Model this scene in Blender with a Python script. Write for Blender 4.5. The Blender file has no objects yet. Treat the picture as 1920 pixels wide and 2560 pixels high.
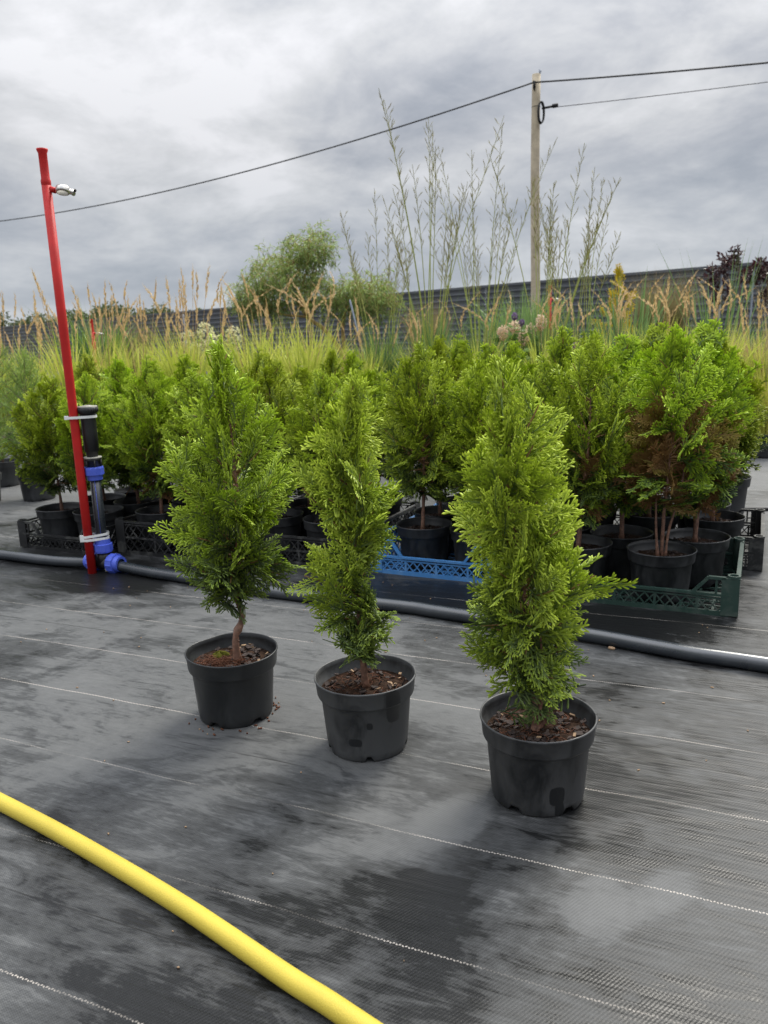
import bpy, math
import numpy as np
from math import radians, sin, cos, pi
R = np.random.default_rng(7)

# ------------------------------------------------------------------ camera, sky, sun, exposure
sc = bpy.context.scene
col = sc.collection
CAM_H = 0.66
cam = bpy.data.cameras.new('camera')
cam_o = bpy.data.objects.new('camera', cam)
col.objects.link(cam_o)
cam.sensor_fit = 'VERTICAL'
cam.sensor_width = 7.31
cam.sensor_height = 9.75
cam.lens = 1950 / 2560 * 9.75
cam.clip_start = 0.02
cam.clip_end = 2000
from mathutils import Matrix, Vector
pit, roll = radians(12.2), 0.036
fw = Vector((0, cos(pit), -sin(pit)))
r0 = Vector((1, 0, 0))
u0 = r0.cross(fw)
up = u0 * cos(roll) + r0 * sin(roll)
rt = r0 * cos(roll) - u0 * sin(roll)
M4 = Matrix((rt, up, -fw)).transposed().to_4x4()
M4.translation = Vector((0, 0, CAM_H))
cam_o.matrix_world = M4
cam.dof.use_dof = True
cam.dof.focus_distance = 1.35
cam.dof.aperture_fstop = 2.6
sc.camera = cam_o

SUN_EL, SUN_AZ = radians(52), radians(35)      # azimuth measured from +Y towards +X
w = bpy.data.worlds.new('World')
sc.world = w
w.use_nodes = True
nt = w.node_tree
nt.nodes.clear()


def N(t, kind, **kw):
    n = t.nodes.new(kind)
    for k, v in kw.items():
        if k in n.inputs.keys():
            n.inputs[k].default_value = v
        else:
            setattr(n, k, v)
    return n


def mth(t, op, a=None, b=None, c=None, clamp=False):
    n = t.nodes.new('ShaderNodeMath')
    n.operation = op
    n.use_clamp = clamp
    for i, v in enumerate((a, b, c)):
        if v is None:
            continue
        if isinstance(v, (int, float)):
            n.inputs[i].default_value = v
        else:
            t.links.new(v, n.inputs[i])
    return n.outputs[0]


def ramp(t, fac, stops, interp='LINEAR'):
    n = t.nodes.new('ShaderNodeValToRGB')
    n.color_ramp.interpolation = interp
    el = n.color_ramp.elements
    while len(el) < len(stops):
        el.new(0.5)
    for e, (p, c) in zip(el, stops):
        e.position = p
        e.color = (c[0], c[1], c[2], 1) if hasattr(c, '__len__') else (c, c, c, 1)
    t.links.new(fac, n.inputs[0])
    return n.outputs[0]


def mixc(t, fac, a, b, mode='MIX'):
    n = t.nodes.new('ShaderNodeMix')
    n.data_type = 'RGBA'
    n.blend_type = mode
    for s, v in ((n.inputs[0], fac), (n.inputs[6], a), (n.inputs[7], b)):
        if isinstance(v, (int, float)):
            s.default_value = v
        elif isinstance(v, tuple):
            s.default_value = (v[0], v[1], v[2], 1)
        else:
            t.links.new(v, s)
    return n.outputs[2]


def noise(t, vec, scale, detail=4, rough=.55, dist=0.0):
    n = N(t, 'ShaderNodeTexNoise')
    n.inputs['Scale'].default_value = scale
    n.inputs['Detail'].default_value = detail
    n.inputs['Roughness'].default_value = rough
    n.inputs['Distortion'].default_value = dist
    if vec is not None:
        t.links.new(vec, n.inputs['Vector'])
    return n.outputs['Fac']


def mapping(t, vec, scale=(1, 1, 1), rot=(0, 0, 0), loc=(0, 0, 0)):
    n = N(t, 'ShaderNodeMapping')
    n.inputs['Scale'].default_value = scale
    n.inputs['Rotation'].default_value = rot
    n.inputs['Location'].default_value = loc
    t.links.new(vec, n.inputs['Vector'])
    return n.outputs[0]


# overcast sky: a physical sky veiled by a cloud layer that lies on a plane overhead
geo = N(nt, 'ShaderNodeTexCoord')
sep = N(nt, 'ShaderNodeSeparateXYZ')
nt.links.new(geo.outputs['Generated'], sep.inputs[0])
zc = mth(nt, 'MAXIMUM', sep.outputs[2], 0.0)
den = mth(nt, 'ADD', zc, 0.30)
px = mth(nt, 'DIVIDE', sep.outputs[0], den)
py = mth(nt, 'DIVIDE', sep.outputs[1], den)
cmb = N(nt, 'ShaderNodeCombineXYZ')
nt.links.new(px, cmb.inputs[0])
nt.links.new(py, cmb.inputs[1])
cv = mapping(nt, cmb.outputs[0], loc=(3.1, 1.7, 0.4))
n1 = noise(nt, cv, 1.5, 9, .56, .3)
n2 = noise(nt, cv, 4.2, 8, .6, .25)
n3 = noise(nt, mapping(nt, cmb.outputs[0], loc=(9.3, 4.2, 0)), .5, 3, .5)
cl = mth(nt, 'ADD', mth(nt, 'MULTIPLY', n1, .54), mth(nt, 'MULTIPLY', n2, .28))
cl = mth(nt, 'ADD', cl, mth(nt, 'MULTIPLY', n3, .28))
ccol = ramp(nt, cl, [(.41, (.185, .203, .235)), (.475, (.245, .260, .290)), (.535, (.325, .335, .358)), (.59, (.415, .42, .432)), (.66, (.53, .53, .545))])
lum = mth(nt, 'ADD', mth(nt, 'ADD', mth(nt, 'MULTIPLY', zc, .12), .47), mth(nt, 'MULTIPLY', mth(nt, 'POWER', zc, 3.0), 3.4))          # overcast skies brighten towards the zenith
ccol = mixc(nt, 1.0, ccol, lum, 'MULTIPLY')
hz = mth(nt, 'MULTIPLY', mth(nt, 'SUBTRACT', 1.0, mth(nt, 'MULTIPLY', zc, 4.5), clamp=True), .55)
ccol = mixc(nt, hz, ccol, (.165, .185, .213))
sky = N(nt, 'ShaderNodeTexSky', sky_type='NISHITA', sun_disc=False)
sky.sun_elevation = SUN_EL
sky.sun_rotation = SUN_AZ
skyc = mixc(nt, 1.0, sky.outputs[0], (.05, .05, .05), 'MULTIPLY')
fin = mixc(nt, .95, skyc, ccol)
bg = N(nt, 'ShaderNodeBackground')
bg.inputs[1].default_value = 1.0
nt.links.new(fin, bg.inputs[0])
wo = N(nt, 'ShaderNodeOutputWorld')
nt.links.new(bg.outputs[0], wo.inputs[0])

sl = bpy.data.lights.new('sun', 'SUN')
sl.energy = 1.5
sl.angle = radians(24)
sl.color = (1, .955, .86)
so = bpy.data.objects.new('sun', sl)
so.rotation_euler = Vector((-sin(SUN_AZ) * cos(SUN_EL), -cos(SUN_AZ) * cos(SUN_EL), -sin(SUN_EL))).to_track_quat('-Z', 'Y').to_euler()
so.location = (4, 6, 9)
col.objects.link(so)

vs = sc.view_settings
vs.view_transform = 'Standard'
vs.look = 'None'
vs.exposure = 1.55
vs.gamma = 1.0

sc.render.engine = 'CYCLES'
sc.cycles.max_bounces = 6
sc.cycles.diffuse_bounces = 4
sc.cycles.glossy_bounces = 2
sc.cycles.transmission_bounces = 4

# ------------------------------------------------------------------ mesh helpers
def nrm(v):
    v = np.asarray(v, float)
    return v / (np.linalg.norm(v, axis=-1, keepdims=True) + 1e-12)


class MB:
    """collects quads / triangles and one or two float attributes, builds ONE mesh"""
    def __init__(s):
        s.v, s.f, s.t, s.a, s.b, s.n = [], [], [], [], [], 0

    def add(s, v, q=None, t=None, a=None, b=None):
        v = np.asarray(v, float).reshape(-1, 3)
        s.v.append(v)
        k = len(v)
        if q is not None and len(q):
            s.f.append(np.asarray(q, int).reshape(-1, 4) + s.n)
        if t is not None and len(t):
            s.t.append(np.asarray(t, int).reshape(-1, 3) + s.n)
        s.a.append(np.full(k, 0.0) + (0 if a is None else a))
        s.b.append(np.full(k, 0.0) + (0 if b is None else b))
        s.n += k
        return s

    def tube(s, pts, rad, n=8, caps=True, a=None, flat=1.0):
        pts = np.asarray(pts, float)
        m = len(pts)
        rad = np.broadcast_to(np.asarray(rad, float), (m,))
        d = np.gradient(pts, axis=0)
        d = nrm(d)
        ref = np.array([0, 0, 1.]) if abs(d[0][2]) < .9 else np.array([1., 0, 0])
        x = nrm(np.cross(ref, d[0]))
        V = np.zeros((m, n, 3))
        th = np.arange(n) * 2 * pi / n
        for i in range(m):
            x = nrm(x - d[i] * np.dot(x, d[i]))
            y = np.cross(d[i], x)
            V[i] = pts[i] + rad[i] * (np.cos(th)[:, None] * x + np.sin(th)[:, None] * y * flat)
        i, j = np.meshgrid(np.arange(m - 1), np.arange(n), indexing='ij')
        j2 = (j + 1) % n
        q = np.stack([i * n + j, i * n + j2, (i + 1) * n + j2, (i + 1) * n + j], -1).reshape(-1, 4)
        V = V.reshape(-1, 3)
        t = None
        if caps:
            V = np.vstack([V, pts[0], pts[-1]])
            c0, c1 = m * n, m * n + 1
            k = np.arange(n)
            k2 = (k + 1) % n
            t = np.vstack([np.stack([np.full(n, c0), k2, k], -1), np.stack([np.full(n, c1), (m - 1) * n + k, (m - 1) * n + k2], -1)])
        av = None
        if a is not None:
            a = np.asarray(a, float)
            av = np.repeat(np.broadcast_to(a, (m,)), n)
            if caps:
                av = np.concatenate([av, [av[0], av[-1]]])
        return s.add(V, q, t, av)

    def lathe(s, prof, n=48, c=(0, 0, 0), fn=None, closed=False):
        prof = np.asarray(prof, float)
        th = np.arange(n) * 2 * pi / n
        m = len(prof)
        V = np.zeros((m, n, 3))
        V[..., 0] = prof[:, 0:1] * np.cos(th)
        V[..., 1] = prof[:, 0:1] * np.sin(th)
        V[..., 2] = prof[:, 1:2]
        if fn:
            V = fn(V, th)
        V = V + np.asarray(c, float)
        i, j = np.meshgrid(np.arange(m - 1), np.arange(n), indexing='ij')
        j2 = (j + 1) % n
        q = np.stack([i * n + j, i * n + j2, (i + 1) * n + j2, (i + 1) * n + j], -1).reshape(-1, 4)
        return s.add(V.reshape(-1, 3), q)

    def box(s, c, h, rot=None, a=None):
        x = np.array([[i, j, k] for i in (-1, 1) for j in (-1, 1) for k in (-1, 1)], float) * np.asarray(h, float)
        if rot is not None:
            x = x @ np.asarray(rot).T
        return s.add(x + np.asarray(c, float), [[0, 1, 3, 2], [4, 6, 7, 5], [0, 4, 5, 1], [2, 3, 7, 6], [0, 2, 6, 4], [1, 5, 7, 3]], a=a)

    def bar(s, p, q, w, h=None):
        """rectangular bar from p to q, width w (horizontal), height h"""
        p, q = np.asarray(p, float), np.asarray(q, float)
        d = q - p
        L = np.linalg.norm(d)
        d = d / L
        ref = np.array([0, 0, 1.]) if abs(d[2]) < .95 else np.array([0, 1., 0])
        x = nrm(np.cross(ref, d))
        z = np.cross(d, x)
        return s.box((p + q) / 2, (L / 2, w / 2, (h or w) / 2), np.stack([d, x, z], 1))

    def build(s, name, mat, parent=None, smooth=True, attr=('tint', 'dry')):
        me = bpy.data.meshes.new(name)
        V = np.vstack(s.v)
        F = np.vstack(s.f) if s.f else np.zeros((0, 4), int)
        T = np.vstack(s.t) if s.t else np.zeros((0, 3), int)
        me.vertices.add(len(V))
        me.vertices.foreach_set('co', V.astype(np.float32).ravel())
        nl = F.size + T.size
        me.loops.add(nl)
        me.loops.foreach_set('vertex_index', np.concatenate([F.ravel(), T.ravel()]).astype(np.int32))
        npoly = len(F) + len(T)
        me.polygons.add(npoly)
        st = np.concatenate([np.arange(len(F)) * 4, F.size + np.arange(len(T)) * 3]).astype(np.int32)
        me.polygons.foreach_set('loop_start', st)
        me.polygons.foreach_set('use_smooth', np.full(npoly, bool(smooth)))
        for nm, arr in zip(attr, (s.a, s.b)):
            d = np.concatenate(arr).astype(np.float32)
            if d.any():
                at = me.attributes.new(nm, 'FLOAT', 'POINT')
                at.data.foreach_set('value', d)
        me.update(calc_edges=True)
        me.validate()
        if mat is not None:
            me.materials.append(mat)
        o = bpy.data.objects.new(name, me)
        col.objects.link(o)
        if parent is not None:
            o.parent = parent
        return o


def tag(o, label=None, cat=None, group=None, kind=None):
    for k, v in (('label', label), ('category', cat), ('group', group), ('kind', kind)):
        if v:
            o[k] = v
    return o


def thing(name, label, cat, loc=(0, 0, 0), rz=0.0, group=None):
    o = bpy.data.objects.new(name, None)
    o.empty_display_size = .05
    col.objects.link(o)
    o.location = loc
    o.rotation_euler = (0, 0, rz)
    return tag(o, label, cat, group)


def copy_tree(o, parent=None):
    c = o.copy()
    col.objects.link(c)
    c.parent = parent
    for ch in list(o.children):
        copy_tree(ch, c)
    return c


def spline(pts, n):
    """Catmull-Rom through the points"""
    P = np.asarray(pts, float)
    P = np.vstack([2 * P[0] - P[1], P, 2 * P[-1] - P[-2]])
    out = []
    m = len(P) - 3
    for t in np.linspace(0, m - 1e-6, n):
        i = int(t)
        f = t - i
        a, b, c, d = P[i], P[i + 1], P[i + 2], P[i + 3]
        out.append(.5 * ((2 * b) + (-a + c) * f + (2 * a - 5 * b + 4 * c - d) * f * f + (-a + 3 * b - 3 * c + d) * f ** 3))
    return np.array(out)


# ------------------------------------------------------------------ materials
MATS = {}


def mat(name, color, rough=.5, spec=.5, metal=0.0, var=0.0, vscale=20, bump=0.0, bscale=200, dirt=None, dscale=14, dthr=(.5, .65), drough=None):
    if name in MATS:
        return MATS[name]
    m = bpy.data.materials.new(name)
    m.use_nodes = True
    t = m.node_tree
    b = t.nodes['Principled BSDF']
    b.inputs['Roughness'].default_value = rough
    b.inputs['Specular IOR Level'].default_value = spec
    b.inputs['Metallic'].default_value = metal
    co = N(t, 'ShaderNodeTexCoord').outputs['Object']
    c = color
    if var:
        f = noise(t, co, vscale, 5, .6)
        lo = tuple(x * (1 - var) for x in color)
        hi = tuple(min(1, x * (1 + var)) for x in color)
        c = ramp(t, f, [(.3, lo), (.7, hi)])
    if dirt:
        oi = N(t, 'ShaderNodeObjectInfo')
        ad = N(t, 'ShaderNodeVectorMath', operation='ADD')
        t.links.new(co, ad.inputs[0])
        t.links.new(oi.outputs['Random'], ad.inputs[1])
        f = noise(t, ad.outputs[0], dscale, 7, .62, .6)
        f = ramp(t, f, [(dthr[0], 0.0), (dthr[1], 1.0)])
        c = mixc(t, f, c, dirt)
        if drough is not None:
            t.links.new(ramp(t, f, [(0, rough), (1, drough)]), b.inputs['Roughness'])
    if isinstance(c, tuple):
        b.inputs['Base Color'].default_value = (*c, 1)
    else:
        t.links.new(c, b.inputs['Base Color'])
    if bump:
        bn = N(t, 'ShaderNodeBump')
        bn.inputs['Strength'].default_value = bump
        bn.inputs['Distance'].default_value = .002
        t.links.new(noise(t, co, bscale, 4, .6), bn.inputs['Height'])
        t.links.new(bn.outputs[0], b.inputs['Normal'])
    MATS[name] = m
    return m


def leafmat(name, stops, dry=(.26, .125, .05), trans=.36, rough=.5, hue=.0, spec=.35):
    m = bpy.data.materials.new(name)
    m.use_nodes = True
    t = m.node_tree
    b = t.nodes['Principled BSDF']
    at = N(t, 'ShaderNodeAttribute', attribute_name='tint')
    c = ramp(t, at.outputs['Fac'], stops)
    ad = N(t, 'ShaderNodeAttribute', attribute_name='dry')
    c = mixc(t, ad.outputs['Fac'], c, dry)
    oi = N(t, 'ShaderNodeObjectInfo')
    hs = N(t, 'ShaderNodeHueSaturation')
    if hue:
        t.links.new(mth(t, 'ADD', mth(t, 'MULTIPLY', oi.outputs['Random'], hue), .5 - hue / 2), hs.inputs['Hue'])
        t.links.new(mth(t, 'ADD', mth(t, 'MULTIPLY', oi.outputs['Random'], .3), .85), hs.inputs['Value'])
    t.links.new(c, hs.inputs['Color'])
    c = hs.outputs[0]
    t.links.new(c, b.inputs['Base Color'])
    b.inputs['Roughness'].default_value = rough
    b.inputs['Specular IOR Level'].default_value = spec
    tr = N(t, 'ShaderNodeBsdfTranslucent')
    t.links.new(c, tr.inputs[0])
    mx = N(t, 'ShaderNodeMixShader')
    mx.inputs[0].default_value = trans
    t.links.new(b.outputs[0], mx.inputs[1])
    t.links.new(tr.outputs[0], mx.inputs[2])
    t.links.new(mx.outputs[0], t.nodes['Material Output'].inputs[0])
    return m


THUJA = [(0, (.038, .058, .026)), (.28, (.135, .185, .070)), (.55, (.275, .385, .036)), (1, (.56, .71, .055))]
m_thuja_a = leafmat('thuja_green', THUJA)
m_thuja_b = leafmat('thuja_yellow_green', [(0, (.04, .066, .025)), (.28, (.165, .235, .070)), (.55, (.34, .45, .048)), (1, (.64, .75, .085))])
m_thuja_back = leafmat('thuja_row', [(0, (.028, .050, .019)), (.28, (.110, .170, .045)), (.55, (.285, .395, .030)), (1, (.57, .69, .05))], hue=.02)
m_bark = mat('bark', (.20, .105, .070), .5, .5, var=.55, vscale=110, bump=1.0, bscale=190)
m_bark_grey = mat('bark_grey', (.17, .12, .09), .75, .3, var=.4, vscale=80, bump=.6)
m_twig = mat('twig', (.24, .14, .055), .6, .3, var=.3, vscale=50)


def pot_mat(name, base, dust, thr, patches):
    """weathered pot: dusty film broken by vertical streaks, dark damp patches low on the side (object space)"""
    m = mat(name, base, .42)
    t = m.node_tree
    b = t.nodes['Principled BSDF']
    co = N(t, 'ShaderNodeTexCoord').outputs['Object']
    a = noise(t, mapping(t, co, scale=(1, 1, .45)), 26, 8, .66, .8)
    c = noise(t, co, 9, 4, .6)
    f = ramp(t, mth(t, 'ADD', mth(t, 'MULTIPLY', a, .6), mth(t, 'MULTIPLY', c, .4)), [(thr[0], 0.0), (thr[1], 1.0)])
    sp = N(t, 'ShaderNodeSeparateXYZ')
    t.links.new(co, sp.inputs[0])
    wob = mth(t, 'MULTIPLY', mth(t, 'SUBTRACT', noise(t, co, 60, 4, .6), .5), .9)
    for (x, z, rx, rz) in patches:
        dx = mth(t, 'DIVIDE', mth(t, 'SUBTRACT', sp.outputs[0], x), rx)
        dz = mth(t, 'DIVIDE', mth(t, 'SUBTRACT', sp.outputs[2], z), rz)
        d = mth(t, 'ADD', mth(t, 'POWER', mth(t, 'ABSOLUTE', dx), 3.0), mth(t, 'POWER', mth(t, 'ABSOLUTE', dz), 3.0))
        k = mth(t, 'LESS_THAN', mth(t, 'ADD', d, wob), 1.0)
        k = mth(t, 'MULTIPLY', k, mth(t, 'LESS_THAN', sp.outputs[1], 0.0))
        f = mth(t, 'MULTIPLY', f, mth(t, 'SUBTRACT', 1.0, k))
    t.links.new(mixc(t, f, base, dust), b.inputs['Base Color'])
    t.links.new(ramp(t, f, [(0, .36), (1, .62)]), b.inputs['Roughness'])
    return m


m_pot = pot_mat('pot_plastic_dusty', (.014, .015, .016), (.052, .053, .054), (.40, .56), [(.014, .034, .011, .015), (.018, .012, .007, .012)])
m_pot_two = pot_mat('pot_plastic_grey', (.014, .015, .016), (.062, .064, .065), (.36, .52), [(-.018, .036, .011, .007), (.045, .095, .012, .03), (.006, .066, .005, .006)])
m_pot_clean = pot_mat('pot_plastic_clean', (.013, .0145, .0155), (.030, .032, .034), (.42, .66), [])
m_pot_row = pot_mat('pot_plastic_row', (.012, .013, .014), (.042, .044, .046), (.42, .62), [])
m_soil = mat('peat', (.030, .017, .011), .95, .1, var=.6, vscale=120, bump=1.0, bscale=260)
m_root = mat('root_fibre', (.11, .045, .025), .8, .2, var=.4, vscale=60)
m_chip = mat('bark_chip', (.035, .024, .020), .8, .3, var=.7, vscale=70)
m_chip_l = mat('bark_chip_light', (.30, .20, .12), .8, .3, var=.4, vscale=70)
m_moss = mat('moss', (.085, .085, .012), .95, .1, var=.5, vscale=200, bump=1.0, bscale=500)
m_red = mat('red_paint', (.44, .013, .011), .55, .3, var=.12, vscale=30, bump=.25, bscale=300)
m_steel = mat('galvanised', (.62, .60, .56), .32, .5, metal=1.0, var=.15)
m_rub = mat('rubber', (.02, .02, .02), .7, .3)
m_black = mat('black_plastic', (.014, .014, .015), .38, .5, dirt=(.07, .068, .06), dscale=25, dthr=(.6, .75))
m_lid = mat('sandy_plastic', (.30, .29, .25), .8, .3, var=.3)
m_blue = mat('blue_fitting', (.070, .115, .56), .42, .5, var=.1, bump=.1)
m_pe = mat('pe_pipe', (.016, .021, .027), .25, .8, dirt=(.060, .066, .073), dscale=7, dthr=(.4, .85), drough=.42)
m_tie = mat('white_nylon', (.78, .78, .76), .4, .5)
m_yellow = mat('yellow_hose', (.52, .405, .05), .5, .4, var=.07, vscale=12, dirt=(.42, .27, .03), dscale=130, dthr=(.66, .76), bump=.25, bscale=500)
m_cr_black = mat('crate_black', (.013, .0135, .014), .40, .6, dirt=(.13, .13, .12), dscale=18, dthr=(.52, .74))
m_cr_green = mat('crate_green', (.020, .046, .036), .45, .5, dirt=(.10, .115, .10), dscale=14, dthr=(.5, .8))
m_cr_blue = mat('crate_blue', (.055, .20, .46), .5, .5, dirt=(.17, .32, .53), dscale=16, dthr=(.5, .85))
m_fence = mat('fence_paint', (.10, .107, .117), .45, .5, var=.12, vscale=.8)
m_wood = mat('post_wood', (.48, .41, .30), .85, .2, var=.25, vscale=6, bump=.5, bscale=30)
m_cable = mat('cable', (.015, .015, .016), .6, .3)
m_stake = mat('grey_stake', (.26, .29, .34), .6, .3)


# ------------------------------------------------------------------ ground
def ground_mat():
    m = bpy.data.materials.new('woven_weed_mat')
    m.use_nodes = True
    t = m.node_tree
    b = t.nodes['Principled BSDF']
    co = N(t, 'ShaderNodeTexCoord').outputs['Object']
    ANG = math.atan(.44)
    lc = mapping(t, co, rot=(0, 0, ANG))            # local x runs along the tracer threads
    s = N(t, 'ShaderNodeSeparateXYZ')
    t.links.new(lc, s.inputs[0])
    X, Y = s.outputs[0], s.outputs[1]
    # wet / dry : streaky along the weave plus broad stains
    st = mapping(t, lc, scale=(1.0, 3.2, 1))
    big = noise(t, lc, 2.6, 9, .66, .8)
    mid = noise(t, st, 8.5, 8, .7, .9)
    fine = noise(t, mapping(t, lc, scale=(1, 9, 1)), 26, 4, .7)
    dry = mth(t, 'ADD', mth(t, 'MULTIPLY', big, .50), mth(t, 'MULTIPLY', mid, .36))
    dry = mth(t, 'ADD', dry, mth(t, 'MULTIPLY', fine, .16))
    so = N(t, 'ShaderNodeSeparateXYZ')
    t.links.new(co, so.inputs[0])
    for (ex, ey, rx, ry, rot, amt) in STAINS:
        dx = mth(t, 'SUBTRACT', so.outputs[0], ex)
        dy = mth(t, 'SUBTRACT', so.outputs[1], ey)
        a_ = mth(t, 'ADD', mth(t, 'MULTIPLY', dx, cos(rot) / rx), mth(t, 'MULTIPLY', dy, sin(rot) / rx))
        b_ = mth(t, 'ADD', mth(t, 'MULTIPLY', dx, -sin(rot) / ry), mth(t, 'MULTIPLY', dy, cos(rot) / ry))
        d2 = mth(t, 'ADD', mth(t, 'MULTIPLY', a_, a_), mth(t, 'MULTIPLY', b_, b_))
        k = mth(t, 'MULTIPLY', mth(t, 'SUBTRACT', 1.0, d2, clamp=True), amt)
        dry = mth(t, 'ADD', dry, k)
    dry = ramp(t, dry, [(.45, 0.0), (.485, .42), (.54, .60), (.575, .85), (.68, 1.0)])
    dryf = mth(t, 'ADD', dry, mth(t, 'MULTIPLY', mth(t, 'SUBTRACT', noise(t, lc, 60, 5, .7), .5), .35), clamp=True)
    base = ramp(t, dryf, [(0, (.010, .0104, .0106)), (.4, (.029, .030, .0305)), (.7, (.058, .060, .061)), (1, (.100, .102, .102))])
    # weave: warp ribs with offset picks
    P = 2 * pi / .0034
    wx = mth(t, 'SINE', mth(t, 'ADD', mth(t, 'MULTIPLY', X, P * .8), mth(t, 'MULTIPLY', Y, P * .55)))
    wy = mth(t, 'SINE', mth(t, 'MULTIPLY', Y, P))
    weave = mth(t, 'ADD', mth(t, 'MULTIPLY', mth(t, 'MULTIPLY', wx, wy), .5), .5)
    base = mixc(t, 1.0, base, ramp(t, weave, [(0, .74), (1, 1.2)]), 'MULTIPLY')
    # dark slits and creases along the weave
    sl_ = noise(t, mapping(t, lc, scale=(1, 26, 1)), 5.5, 3, .6)
    sl2 = ramp(t, sl_, [(.25, .5), (.36, 1.0)])
    base = mixc(t, .8, base, sl2, 'MULTIPLY')
    # tracer threads every 19 cm
    wob = mth(t, 'MULTIPLY', mth(t, 'SUBTRACT', noise(t, mapping(t, lc, scale=(1, .1, 1)), 3.0, 2), .5), .018)
    q = mth(t, 'ADD', mth(t, 'ADD', Y, wob), -.755 * cos(ANG) + .193 * 50 + .0965)
    q = mth(t, 'SUBTRACT', mth(t, 'MODULO', q, .193), .0965)
    zig = mth(t, 'MULTIPLY', mth(t, 'SINE', mth(t, 'MULTIPLY', X, 2 * pi / .0075)), .0007)
    q = mth(t, 'ABSOLUTE', mth(t, 'ADD', q, zig))
    dash = mth(t, 'GREATER_THAN', mth(t, 'SINE', mth(t, 'MULTIPLY', X, 2 * pi / .00375)), -.35)
    gap = ramp(t, noise(t, mapping(t, lc, scale=(1, 5, 1)), 4.2, 4, .7), [(.42, 0.10), (.60, 1.0)])
    line = mth(t, 'MULTIPLY', mth(t, 'MULTIPLY', mth(t, 'LESS_THAN', q, .0010), dash), gap)
    base = mixc(t, line, base, (.40, .365, .325))
    # thin black seams halfway between some threads
    q2 = mth(t, 'ABSOLUTE', mth(t, 'SUBTRACT', mth(t, 'MODULO', mth(t, 'ADD', mth(t, 'ADD', Y, wob), 20.05), .386), .193))
    g2 = ramp(t, noise(t, mapping(t, lc, scale=(1, 5, 1)), 2.6, 3, .7), [(.46, 0), (.56, .85)])
    base = mixc(t, mth(t, 'MULTIPLY', mth(t, 'LESS_THAN', q2, .0011), g2), base, (.008, .008, .008))
    t.links.new(base, b.inputs['Base Color'])
    t.links.new(ramp(t, dryf, [(0, .29), (.35, .42), (1, .62)]), b.inputs['Roughness'])
    b.inputs['Specular IOR Level'].default_value = .23
    hgt = mth(t, 'ADD', mth(t, 'MULTIPLY', weave, .00045), mth(t, 'MULTIPLY', noise(t, mapping(t, lc, scale=(1, 2.5, 1)), 4.0, 3, .55), .012))
    hgt = mth(t, 'ADD', hgt, mth(t, 'MULTIPLY', sl_, .0026))
    bn = N(t, 'ShaderNodeBump')
    bn.inputs['Strength'].default_value = .36
    bn.inputs['Distance'].default_value = 1.0
    t.links.new(hgt, bn.inputs['Height'])
    t.links.new(bn.outputs[0], b.inputs['Normal'])
    return m


# broad dry (positive) and wet (negative) stains on the mat: x, y, radii, turn, amount
STAINS = [(-.35, 1.75, .75, .42, -.4, .10), (-.45, 1.30, .62, .30, -.4, .09), (.08, .985, .085, .055, .9, .20), (.12, 1.30, .22, .10, -.3, .10),
          (.33, .83, .06, .035, .7, .14), (.24, .80, .07, .05, .9, .13), (-.06, .93, .14, .09, .5, .10),
          (.12, .72, .34, .12, -.45, -.05), (.42, 1.02, .24, .22, -.4, -.05), (.02, .86, .10, .04, -.5, -.07),
          (-.25, .66, .22, .08, -.5, -.07), (-.83, 2.20, .26, .11, -.4, -.20), (.3, 1.86, .75, .16, -.46, -.16), (-1.0, 2.45, .6, .14, -.45, -.12),
          (1.2, 2.1, .5, .6, 0, .02), (2.0, 4.6, 2.6, 1.9, 0, .16), (-2.2, 4.2, 2.6, 1.3, 0, .18), (-.62, .74, .10, .07, .9, -.10)]

m_earth = mat('earth', (.10, .085, .055), .95, .1, var=.5, vscale=.6)
gb = MB()
gb.add([(-600, -300, -.004), (600, -300, -.004), (600, 900, -.004), (-600, 900, -.004)], [[0, 1, 2, 3]])
tag(gb.build('ground', m_earth), kind='structure')
gb = MB()
gb.add([(-30, -4, 0), (30, -4, 0), (30, 34, 0), (-30, 34, 0)], [[0, 1, 2, 3]])
tag(gb.build('weed_mat', ground_mat()), kind='structure')

# ------------------------------------------------------------------ fence of ribbed metal sheets
A = np.array([9.9, 15.7])
B = np.array([-32.0, 49.6])
fd = (B - A) / np.linalg.norm(B - A)
fl = np.linalg.norm(B - A)
frz = math.atan2(fd[1], fd[0])
fence = thing('metal_fence', 'long dark grey fence of horizontally ribbed metal sheets behind the plants', 'fence', (A[0], A[1], 0), frz)
FH, SW = 2.03, 3.0
ns = int(fl // SW)
pitch = .1545
sheet = MB()
zz, yy = [.04], [0.0]
nr = 13
for i in range(nr):
    z0 = .05 + i * pitch
    for dz, dy in ((.0, 0), (.096, 0), (.104, .042), (.128, .042), (.1535, 0.0)):
        zz.append(z0 + dz)
        yy.append(dy)
m_ = len(zz)
V = np.array([[x, y, z] for x in (0.004, SW - .004) for y, z in zip(yy, zz)])
sheet.add(V, [[i, i + 1, m_ + i + 1, m_ + i] for i in range(m_ - 1)])
first = None
for k in range(ns):
    if first is None:
        first = sheet.build('sheet', m_fence, fence, smooth=False)
        first.location = (k * SW, 0, 0)
    else:
        o = first.copy()
        col.objects.link(o)
        o.parent = fence
        o.location = (k * SW, 0, 0)
cap = MB()
cap.box((0, 0, 0), (SW / 2 - .002, .05, .03))
postb = MB()
postb.box((0, 0, 1.0), (.03, .03, 1.02))
c0 = cap.build('cap_rail', m_fence, fence, smooth=False)
p0 = postb.build('post', m_fence, fence, smooth=False)
c0.location = (SW / 2, .0, FH)
p0.location = (0, -.08, 0)
for k in range(1, ns):
    for s_, loc in ((c0, (SW / 2 + k * SW, 0, FH)), (p0, (k * SW, -.08, 0))):
        o = s_.copy()
        col.objects.link(o)
        o.parent = fence
        o.location = loc

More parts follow.
